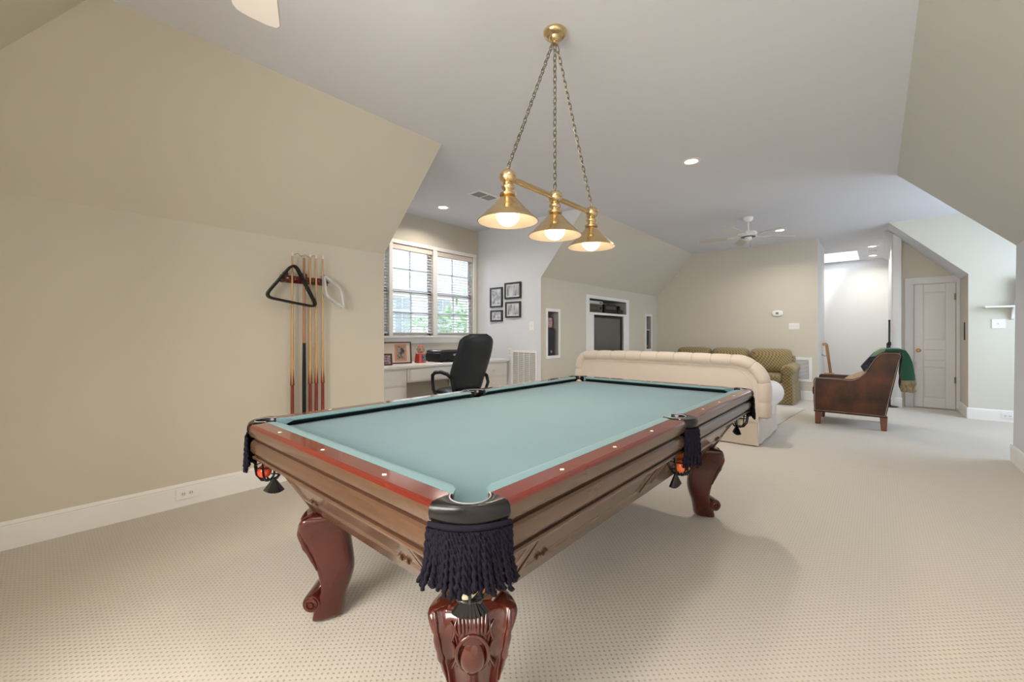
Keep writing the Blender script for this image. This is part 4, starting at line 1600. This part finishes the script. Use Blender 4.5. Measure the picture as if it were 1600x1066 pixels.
def roll(i, j):
    p, d = RS[i]
    q0, q1 = RS[max(0, i - 1)][0], RS[min(NS - 1, i + 1)][0]
    tg = (q1 - q0).normalized()
    nrm = Vector((-tg.z, 0, tg.x))                    # outward in the plane
    if nrm.dot(p - Vector((0, .055, .4))) < 0:
        nrm = -nrm
    a = 2 * PI * j / 20
    pin = abs(math.sin(PI * d / TU))
    outer = max(0, math.cos(a))
    amt = .020 * (1 - pin ** .13)
    r = .070 - amt
    ends = min(1, min(i, NS - 1 - i) / 5 + .45)
    return p + (nrm * math.cos(a) * r + Vector((0, 1, 0)) * math.sin(a) * .080 * (r / .07)) * ends


m.grid(NS, 20, roll, cv=True, caps=True)
m.build('rolled_border', CREAM, sf, ang=80)
m = MB()                                              # dark lines in the seams between tufts, drawing their crease shade
for k in range(1, int(dist[-1] / TU)):
    i_ = min(NS - 2, round(k * TU / dist[-1] * (NS - 1)))
    m.tube([roll(i_, j) + (roll(i_, j) - RS[i_][0]).normalized() * .0005 for j in [q % 20 for q in range(-6, 6)]], .0022, 5)
m.build('seam_shade_lines', mat('seam_crease_shade', (0.36, 0.28, 0.21), .9), sf)
m = MB()                                              # flat outside back panel
pan = [(-hw + .045, .26)] + [(p.x * (1 - .045 / hw), p.z - .030) for p, d in RS[20:-20:6]] + [(hw - .045, .26)]
m.prism(pan, lambda p, k: (p[0], .004 + .10 * k, p[1]))
m.build('back_panel', CREAM, sf, ang=30)
m = MB()                                              # welt around the panel
m.tube([(p.x * (1 - .088 / hw), .003, p.z - .066) for p, d in RS[16:-16:4]], .005, 6)
m.build('welt', CREAM, sf)
m = MB()                                              # body under the panel
m.box(-hw + .10, hw - .10, .03, 1.05, .05, .42)
m.build('frame_body', CREAMW, sf, bevel=.02)
m = MB()                                              # skirt with kick pleats
SK = []
for k in range(61):
    SK.append(Vector((-hw + .06 + (2 * hw - .12) * k / 60, .005 + .006 * math.sin(k * 1.1), 0)))
for k in range(1, 31):
    SK.append(Vector((hw - .06 + .003 * math.sin(k * .45), .005 + 1.10 * k / 30, 0)))
for k in range(1, 61):
    SK.append(Vector((hw - .06 - (2 * hw - .12) * k / 60, 1.105, 0)))
for k in range(1, 30):
    SK.append(Vector((-hw + .06, 1.105 - 1.10 * k / 30, 0)))


def skf(i, j):
    p = SK[i]
    z = (.30, .29, .15, .012)[j]
    c_ = Vector((0, .55, 0))
    d = (p - c_)
    o = d.normalized() * ((-.012, 0, .006, .014)[j])
    pl = -.012 if i in (57, 58, 62, 63) and j > 0 else 0
    return p + o + d.normalized() * pl + Vector((0, 0, z))


m.grid(len(SK), 4, skf, cu=True)
m.build('skirt', CREAM, sf, ang=50)
m = MB()
m.box(-hw + .30, hw - .30, .18, 1.06, .40, .52)
m.build('seat_cushion', CREAMW, sf, bevel=.05, seg=4)
m = MB()
m.box(-hw + .28, hw - .28, .10, .26, .50, .86)
m.build('inner_back', CREAMW, sf, bevel=.05, seg=4)
for sx in (-1, 1):
    m = MB()                                          # rolled arm with scroll front

    def af(i, j):
        v = i / 13
        y = .10 + 1.04 * v
        a = 2 * PI * j / 22
        r = .135 + .012 * math.sin(PI * v)
        return (sx * (hw - .11 + r * math.cos(a)), y, .455 + .03 * (1 - v) + r * 1.1 * math.sin(a))
    m.grid(14, 22, af, cv=True, caps=True)
    m.build('arm', CREAMW, sf, bevel=.02, ang=60)
    m = MB()
    m.box(min(sx * (hw - .24), sx * (hw - .06)), max(sx * (hw - .24), sx * (hw - .06)), .08, 1.08, .05, .44)
    m.build('arm_base', CREAMW, sf, bevel=.02)
# rug ---------------------------------------------------------------
m = MB()
m.grid(12, 14, lambda i, j: (-3.3 + (2.31 + .14 * j / 13) * i / 11, 6.10 + 1.9 * j / 13, .012 + (.004 if i == 11 else 0) * math.sin(j * 1.3)))
o = m.build('area_rug', RUG)
md = o.modifiers.new('thick', 'SOLIDIFY')
md.thickness = .010
tag(o, 'flat off-white rug on the carpet between the cream and olive sofas', 'rug')

# ================================================================== OLIVE SOFA
OX0, OX1, OY0, OY1 = -3.28, -1.03, 8.25, 9.14
ocx, ohw = (OX0 + OX1) / 2, (OX1 - OX0) / 2
os_ = thing('olive_sofa', 'olive gold lattice-patterned three-seat sofa against the far wall', 'sofa', (ocx, OY0, 0))


def pillow(mb, x0, x1, y0, y1, z0, z1, e=3.0, puff=1.0, tilt=0):
    nu, nv = 14, 26

    def f(i, j):
        t = -PI / 2 + PI * (i + .15) / (nu - .7)
        a = 2 * PI * j / nv
        c_, s_ = max(0, math.cos(t)), math.sin(t)
        ca, sa = math.cos(a), math.sin(a)
        q = lambda v, ee: math.copysign(abs(v) ** (2 / ee), v)
        X = q(ca, 6) * q(c_, 5)
        Z = q(sa, 6) * q(c_, 5)
        Y = q(s_, 2.2)
        return ((x0 + x1) / 2 + (x1 - x0) / 2 * X, (y0 + y1) / 2 + (y1 - y0) / 2 * Y * (1 - .35 * max(abs(X), abs(Z)) ** 4) + tilt * Z, (z0 + z1) / 2 + (z1 - z0) / 2 * Z)
    return mb.grid(nu, nv, f, cv=True, caps=True)


m = MB()
m.box(-ohw + .10, ohw - .10, .04, .86, .06, .36)
m.box(-ohw + .12, ohw - .08, .72, .87, .30, .80)
m.build('frame_body', OLIVE, os_, bevel=.03)
for k in range(3):
    x0 = -ohw + .12 + k * (2 * ohw - .22) / 3
    x1 = x0 + (2 * ohw - .22) / 3 - .008
    m = MB()
    pillow(m, x0, x1, .44, .82, .46, .925, tilt=.06)
    m.build('back_cushion', OLIVE, os_, ang=80)
    m = MB()
    m.box(x0 + (.08 if k == 0 else 0), x1 - (.08 if k == 2 else 0), .02, .62, .345, .50)
    m.build('seat_cushion', OLIVE, os_, bevel=.06, seg=5)
for sx in (-1, 1):
    m = MB()

    def af2(i, j):
        v = i / 11
        a = 2 * PI * j / 20
        r = .105 - .012 * v
        if i == 0:
            r *= .8
        return (sx * (ohw - .10 + r * math.cos(a)), .03 + .80 * v - (0 if i else .0), .565 + .025 * v + r * math.sin(a))
    m.grid(12, 20, af2, cv=True, caps=True)
    m.build('arm', OLIVE, os_, bevel=.02, ang=60)
    m = MB()
    xa, xb = sorted((sx * (ohw - .19), sx * (ohw - .03)))
    m.box(xa, xb, .045, .82, .05, .55)
    m.build('arm_base', OLIVE, os_, bevel=.03)
m = MB()
SK = [Vector((-ohw + .02 + (2 * ohw - .04) * k / 60, .012, 0)) for k in range(61)] + [Vector((ohw - .02, .012 + .85 * k / 12, 0)) for k in range(1, 13)]
SK = [Vector((-ohw + .02, .86 - .85 * k / 12, 0)) for k in range(12)] + SK


def sk2(i, j):
    p = SK[i]
    x, y = p.x, p.y
    z = (.345, .33, .17, .012)[j]
    if i in (69, 70, 75, 76) and j:
        x -= .012
        y += .012
    if j:
        if 12 <= i <= 72:
            y -= .006 * j
        else:
            x += math.copysign(.006 * j, x)
    return (x, y, z)


m.grid(len(SK), 4, sk2)
m.build('skirt', OLIVE, os_, ang=50)

# ================================================================== LEATHER ARMCHAIR
AY0, AY1 = 6.78, 7.52
ac = thing('leather_armchair', 'brown leather club armchair with nailhead trim and green throw', 'chair', (-.28, 6.78, 0))
# side profile in (x,z) world-ish, local x = world + .28
side = [(-.345, .175), (-.352, .30), (-.352, .56), (-.345, .60), (-.325, .612), (-.20, .614), (.0, .612), (.06, .618), (.12, .648), (.175, .705), (.215, .785), (.262, .880), (.315, .950),
        (.345, .968), (.47, .968), (.498, .955), (.505, .93), (.49, .88), (.365, .175)]
W_ = AY1 - AY0
for k, y0 in enumerate((0, W_ - .085)):
    m = MB()
    m.prism(side, lambda p, q: (p[0], y0 + .085 * q, p[1]))
    m.build('side_panel', LEATHER, ac, bevel=.012, seg=3, ang=45)
    if k == 0:
        m = MB()
        P = [Vector((p[0], 0, p[1])) for p in side]
        P.append(P[0])
        cen = Vector((.05, 0, .5))
        for a, b in zip(P, P[1:]):
            L_ = (b - a).length
            nn = max(1, int(L_ / .0135))
            for q in range(nn):
                p = a.lerp(b, (q + .5) / nn)
                d = (cen - p).normalized() * .014
                m.ball((p.x + d.x, -.001, p.z + d.z), .0042, 6, 1, .6, 1)
        m.build('nailhead_trim', NAIL, ac)
m = MB()
m.prism([(.20, .20), (.362, .20), (.488, .90), (.48, .955), (.33, .955), (.26, .85)], lambda p, q: (p[0], .08 + (W_ - .16) * q, p[1]))
m.build('backrest', LEATHER, ac, bevel=.02, seg=3)
m = MB()
m.box(-.345, .30, .08, W_ - .08, .185, .36)
m.build('seat_frame', LEATHER, ac, bevel=.01)
m = MB()
m.box(-.375, .24, .09, W_ - .09, .355, .50)
m.build('seat_cushion', LEATHER, ac, bevel=.045, seg=4)
m = MB()
m.box(-.348, .37, -.004, .01, .165, .182)
m.build('lower_welt', LEATHER, ac, bevel=.003)
for x, y, lean in ((-.325, .03, 0), (.32, .03, .01), (-.325, W_ - .10, 0), (.32, W_ - .10, .01)):
    m = MB()
    m.grid(2, 4, lambda i, j: (x + lean * i + ((0, .075 - .022 * i, .075 - .022 * i, 0)[j]) + .004 * i - .015, y + ((0, 0, .07 - .015 * i, .07 - .015 * i)[j]), .178 - .178 * i), cv=True, caps=True)
    m.build('leg', CHWOOD, ac, bevel=.004)
m = MB()
pillow(m, -.20, .22, -.075, .075, -.18, .18)
o = m.build('lumbar_pillow', mat('tan_leather', (0.42, 0.27, 0.13), .5, bump=(60, .1, .003)), ang=80)
o.location = (-.17, 7.10, .60)
o.rotation_euler = (math.radians(62), 0, math.radians(95))
tag(o, 'tan pillow lying on the seat of the leather armchair', 'pillow')
# throw over the back
tb = thing('throw_blanket', 'green fleece throw with tan fringe draped over the armchair back', 'blanket', (-.28, 6.78, 0))


def drape(mb, prof, y0, y1, thick=.012, wav=.010, n=22, sp=0, ny=None):
    """prof: list of (x,z) centre line; cloth from y0 to y1"""
    def P(i, j):
        x, z = prof[i]
        u = j / (n - 1)
        y = y0 + (y1 - y0) * u
        wv = wav * math.sin(u * 17 + i * .5) * min(1, i / 3)
        return Vector((x + wv, y, z + wv * .3))
    N = len(prof)

    def f(i, j):
        if j < n:
            return P(i, j)
        p = P(i, 2 * n - 1 - j)
        a = Vector(prof[max(0, i - 1)])
        b = Vector(prof[min(N - 1, i + 1)])
        t_ = (b - a).normalized()
        return p + Vector((-t_.y, 0, t_.x)) * -thick
    return mb.grid(N, 2 * n, f, cv=True, caps=True)


def fold(poly, y0, y1, material, name, wav=.010):
    m = MB()
    n = 16

    def f(i, j):
        p = poly[j]
        y = y0 + (y1 - y0) * i / (n - 1)
        wv = wav * math.sin(i * 1.9 + p[1] * 9)
        return (p[0] + (wv if p[0] > .53 else 0), y, p[1] + wv * .4)
    m.grid(n, len(poly), f, cv=True, caps=True)
    return m.build(name, material, tb, ang=80)


fold([(.35, .972), (.36, 1.0), (.42, 1.008), (.49, 1.006), (.535, .985), (.562, .93), (.585, .85), (.60, .77), (.612, .70), (.617, .64), (.615, .62), (.50, .62), (.492, .70), (.50, .80), (.512, .90), (.505, .965), (.47, .974)], .0, .60, GREENB, 'back_fall')
fold([(.498, .635), (.620, .64), (.628, .60), (.622, .55), (.625, .505), (.60, .495), (.56, .502), (.52, .494), (.495, .505), (.490, .56)], -.005, .61, FUR, 'fringe', .008)
fold([(.22, .905), (.26, .96), (.31, 1.0), (.365, 1.014), (.37, .985), (.32, .962), (.27, .91)], .05, .60, PALEG, 'top_fold', .004)
o = fold([(.125, .775), (.155, .715), (.20, .765), (.255, .87), (.31, .955), (.30, .985), (.25, .950), (.19, .87)], .09, .52, NAVY, 'patterned_end', .004)
o['label'] = 'dark navy patterned end of the throw'

# ================================================================== CEILING FANS
def fan(label, loc, r_tip, a0, light=False, drop=.15):
    t = thing('ceiling_fan', label, 'ceiling fan', loc)
    m = MB()
    m.lathe([(.068, -.001), (.068, -.02), (.040, -.062), (.022, -.066), (.001, -.066)], n=24)
    m.build('canopy', WHITE, t)
    m = MB()
    m.cyl((0, 0, -drop), .012, drop - .05, n=12)
    m.build('downrod', WHITE, t)
    m = MB()
    d = -drop
    m.lathe([(.02, d + .01), (.04, d), (.105, d - .012), (.118, d - .03), (.118, d - .075), (.10, d - .085), (.05, d - .09), (.048, d - .13), (.030, d - .142), (.001, d - .144)], n=32)
    mo = m.build('motor_housing', WHITE, t, ang=40)
    m = MB()
    m.lathe([(.098, d - .0855), (.06, d - .0905)], n=32)
    m.build('vent_ring', BPLAST, mo)
    for k in range(5):
        a = a0 + 2 * PI * k / 5
        R_ = Matrix.Rotation(a, 4, 'Z')
        Pt = Matrix.Rotation(math.radians(12), 4, 'X')
        m = MB()
        out = [(.20, -.045), (.24, -.058), (.45, -.070), (r_tip - .03, -.074), (r_tip - .008, -.062), (r_tip, -.03), (r_tip, .03), (r_tip - .008, .062), (r_tip - .03, .074), (.45, .070), (.24, .058), (.20, .045)]
        m.prism(out, lambda p, q: (p[0], p[1], .006 * q))
        m.xf(Matrix.Translation((0, 0, d - .075)) @ R_ @ Pt)
        b = m.build('blade', mat('taupe_blade', (0.58, 0.54, 0.50), .5), t, bevel=.002)
        m = MB()
        m.prism([(.09, -.014), (.17, -.012), (.21, -.035), (.27, -.030), (.27, .030), (.21, .035), (.17, .012), (.09, .014)], lambda p, q: (p[0], p[1], -.006 + .005 * q))
        m.xf(Matrix.Translation((0, 0, d - .075)) @ R_ @ Pt)
        m.build('blade_iron', WHITE, b)
    m = MB()
    m.tube([(.03, 0, d - .13), (.031, 0, d - .22)], .0015, 5)
    m.ball((.031, 0, d - .225), .006, 8)
    m.build('pull_chain', NICKEL, t)
    return t


fan('white five-blade ceiling fan over the far sofas', (-1.42, 6.87, ZC), .66, math.radians(42), drop=.20)
fan('white ceiling fan of which only one blade tip shows at the top left', (-1.03, .26, ZC), .68, math.radians(158), drop=.525)

# ================================================================== DOOR
DXm = (DX0 + DX1) / 2
m = MB()
CWD = .105
m.box(DX0 - CWD, DX0, YD - .02, YD, 0, DZ + .0)
m.box(DX1, .967, YD - .02, YD, 0, 2.035)
m.box(DX0 - CWD, .967, YD - .022, YD, DZ - .06, DZ + .05)
m.box(DX0 - .012, DX0, YD, YD + .06, 0, DZ - .06)
m.box(DX1, DX1 + .012, YD, YD + .06, 0, DZ - .06)
m.box(DX0 - .02, DX1 + .02, YD + .05, YD + .07, 0, DZ)  # unseen backing behind the door, added to stop light leaking round it
struct(m.build('trim_5', DOORW, bevel=.004))
m = MB()
x0, x1, z1 = DX0 + .003, DX1 - .003, DZ - .065
yd = YD + .002
# stiles, rails, recessed panels
zs = [(.012, .20), (.86 - .0, .96), (.70 - .0, .72)]
P3 = [(.17, .66), (.76, .945), (1.09, 1.86)]
m.box(x0, x0 + .11, yd, yd + .035, .012, z1)
m.box(x1 - .11, x1, yd, yd + .035, .012, z1)
zz = .012
for (a, b) in P3 + [(z1, z1)]:
    m.box(x0 + .11, x1 - .11, yd, yd + .035, zz, a)
    zz = b
dr = struct(m.build('door_1', DOORW, bevel=.004))
for (a, b) in P3:
    m = MB()
    xa, xb = x0 + .11, x1 - .11
    m.grid(4, 4, lambda i, j: (((xa, xb, xb, xa)[j]) + ((1, -1, -1, 1)[j]) * (0, 0, .022, .038)[i], yd + (.030, .011, .004, .002)[i], ((a, a, b, b)[j]) + ((1, 1, -1, -1)[j]) * (0, 0, .022, .038)[i]), cv=True, caps=True)
    m.build('panel', DOORW, dr, ang=20)
m = MB()
m.lathe([(.024, 0), (.024, -.006), (.010, -.010), (.010, -.030), (.024, -.038), (.030, -.050), (.026, -.062), (.012, -.067), (.001, -.067)], (DX0 + .055, yd, .925), 'Y', 20)
m.build('door_knob', mat('old_brass', (0.45, 0.25, 0.08), .3, 1.0), dr)
for z in (1.72, .42):
    m = MB()
    m.cyl((DX1 - .002, YD - .012, z), .007, .10, n=10)
    m.box(DX1 - .02, DX1 + .014, YD - .009, YD + .001, z, z + .10)
    m.build('hinge', mat('dark_hinge', (0.20, 0.18, 0.15), .4, 1.0), dr)
m = MB()
m.cyl((DX1 + .01, YD - .10, .03), .006, .085, 'Y', 8)
tag(m.build('door_stop', NICKEL), 'small dark spring door stop at the foot of the white panel door', 'door stop')
m = MB()
m.box(.958, .9665, 8.90, 8.955, 1.10, 1.36)
tag(m.build('latch_plate', BPLAST, bevel=.002), 'narrow black latch plate on the side wall of the door niche', 'latch')

# ================================================================== SHELF, POLE, HANDRAIL
t = thing('wall_shelf', 'small white wall shelf on a curved bracket', 'shelf', (1.45, YS, 1.555))
m = MB()
m.box(-.35, .35, -.17, -.001, -.012, .012)
m.build('board', WHITE, t, bevel=.005)
for x in (-.085, .25):
    m = MB()
    m.prism([(0, -.012), (-.14, -.012), (-.14, -.03), (-.09, -.05), (-.05, -.10), (-.035, -.16), (-.012, -.175), (0, -.17)], lambda p, q: (x - .011 + .022 * q, p[0], p[1]))
    m.build('bracket', WHITE, t, bevel=.002)
t = thing('shelf_speaker', 'black flat-panel speaker standing on the small wall shelf', 'speaker', (1.50, YS - .09, 1.567))
m = MB()
m.box(-.09, .15, -.02, .03, .065, .37)
m.build('panel', BPLAST, t, bevel=.004)
m = MB()
m.box(-.12, .16, -.05, .05, .0, .065)
m.build('white_base', WHITE, t, bevel=.006)
t = thing('black_pole', 'slim dark pole standing at the hall corner behind the leather armchair', 'pole', (.155, 9.20, 0))
m = MB()
m.lathe([(.017, .015), (.017, 1.02), (.013, 1.03), (.013, 1.40), (.015, 1.405), (.015, 1.42), (.001, 1.425)], n=14)
m.build('tube', mat('blue_black_metal', (0.03, 0.035, 0.05), .35, .6), t)
m = MB()
m.lathe([(.02, 1.0), (.024, 1.01), (.024, 1.05), (.02, 1.06)], n=14)
m.box(-.036, -.018, -.01, .01, .93, 1.04)
m.build('clamp', BPLAST, t)
m = MB()
m.lathe([(.11, 0), (.11, .010), (.03, .018), (.018, .03)], n=24)
m.build('foot_plate', BPLAST, t)
t = thing('handrail', 'golden oak stair handrail on a bracket at the hall opening', 'handrail', (-.79, 9.6, 0))
m = MB()
P = [Vector((.028, .02, 1.0)), Vector((.085, .02, 1.0)), Vector((.09, .06, .985)), Vector((.095, .85, .42)), Vector((.097, 1.2, .17))]
m.tube(P, .026, 10)
m.build('rail', OAK, t)
m = MB()
m.tube([(.002, .28, .80), (.05, .28, .77), (.092, .28, .80)], .008, 8)
m.cyl((.001, .28, .80), .03, .006, 'X', 14)
m.build('bracket', NICKEL, t)
m = MB()
m.box(.002, .16, .70, .78, .34, .42)
m.build('rail_block', OAK, t, bevel=.005)
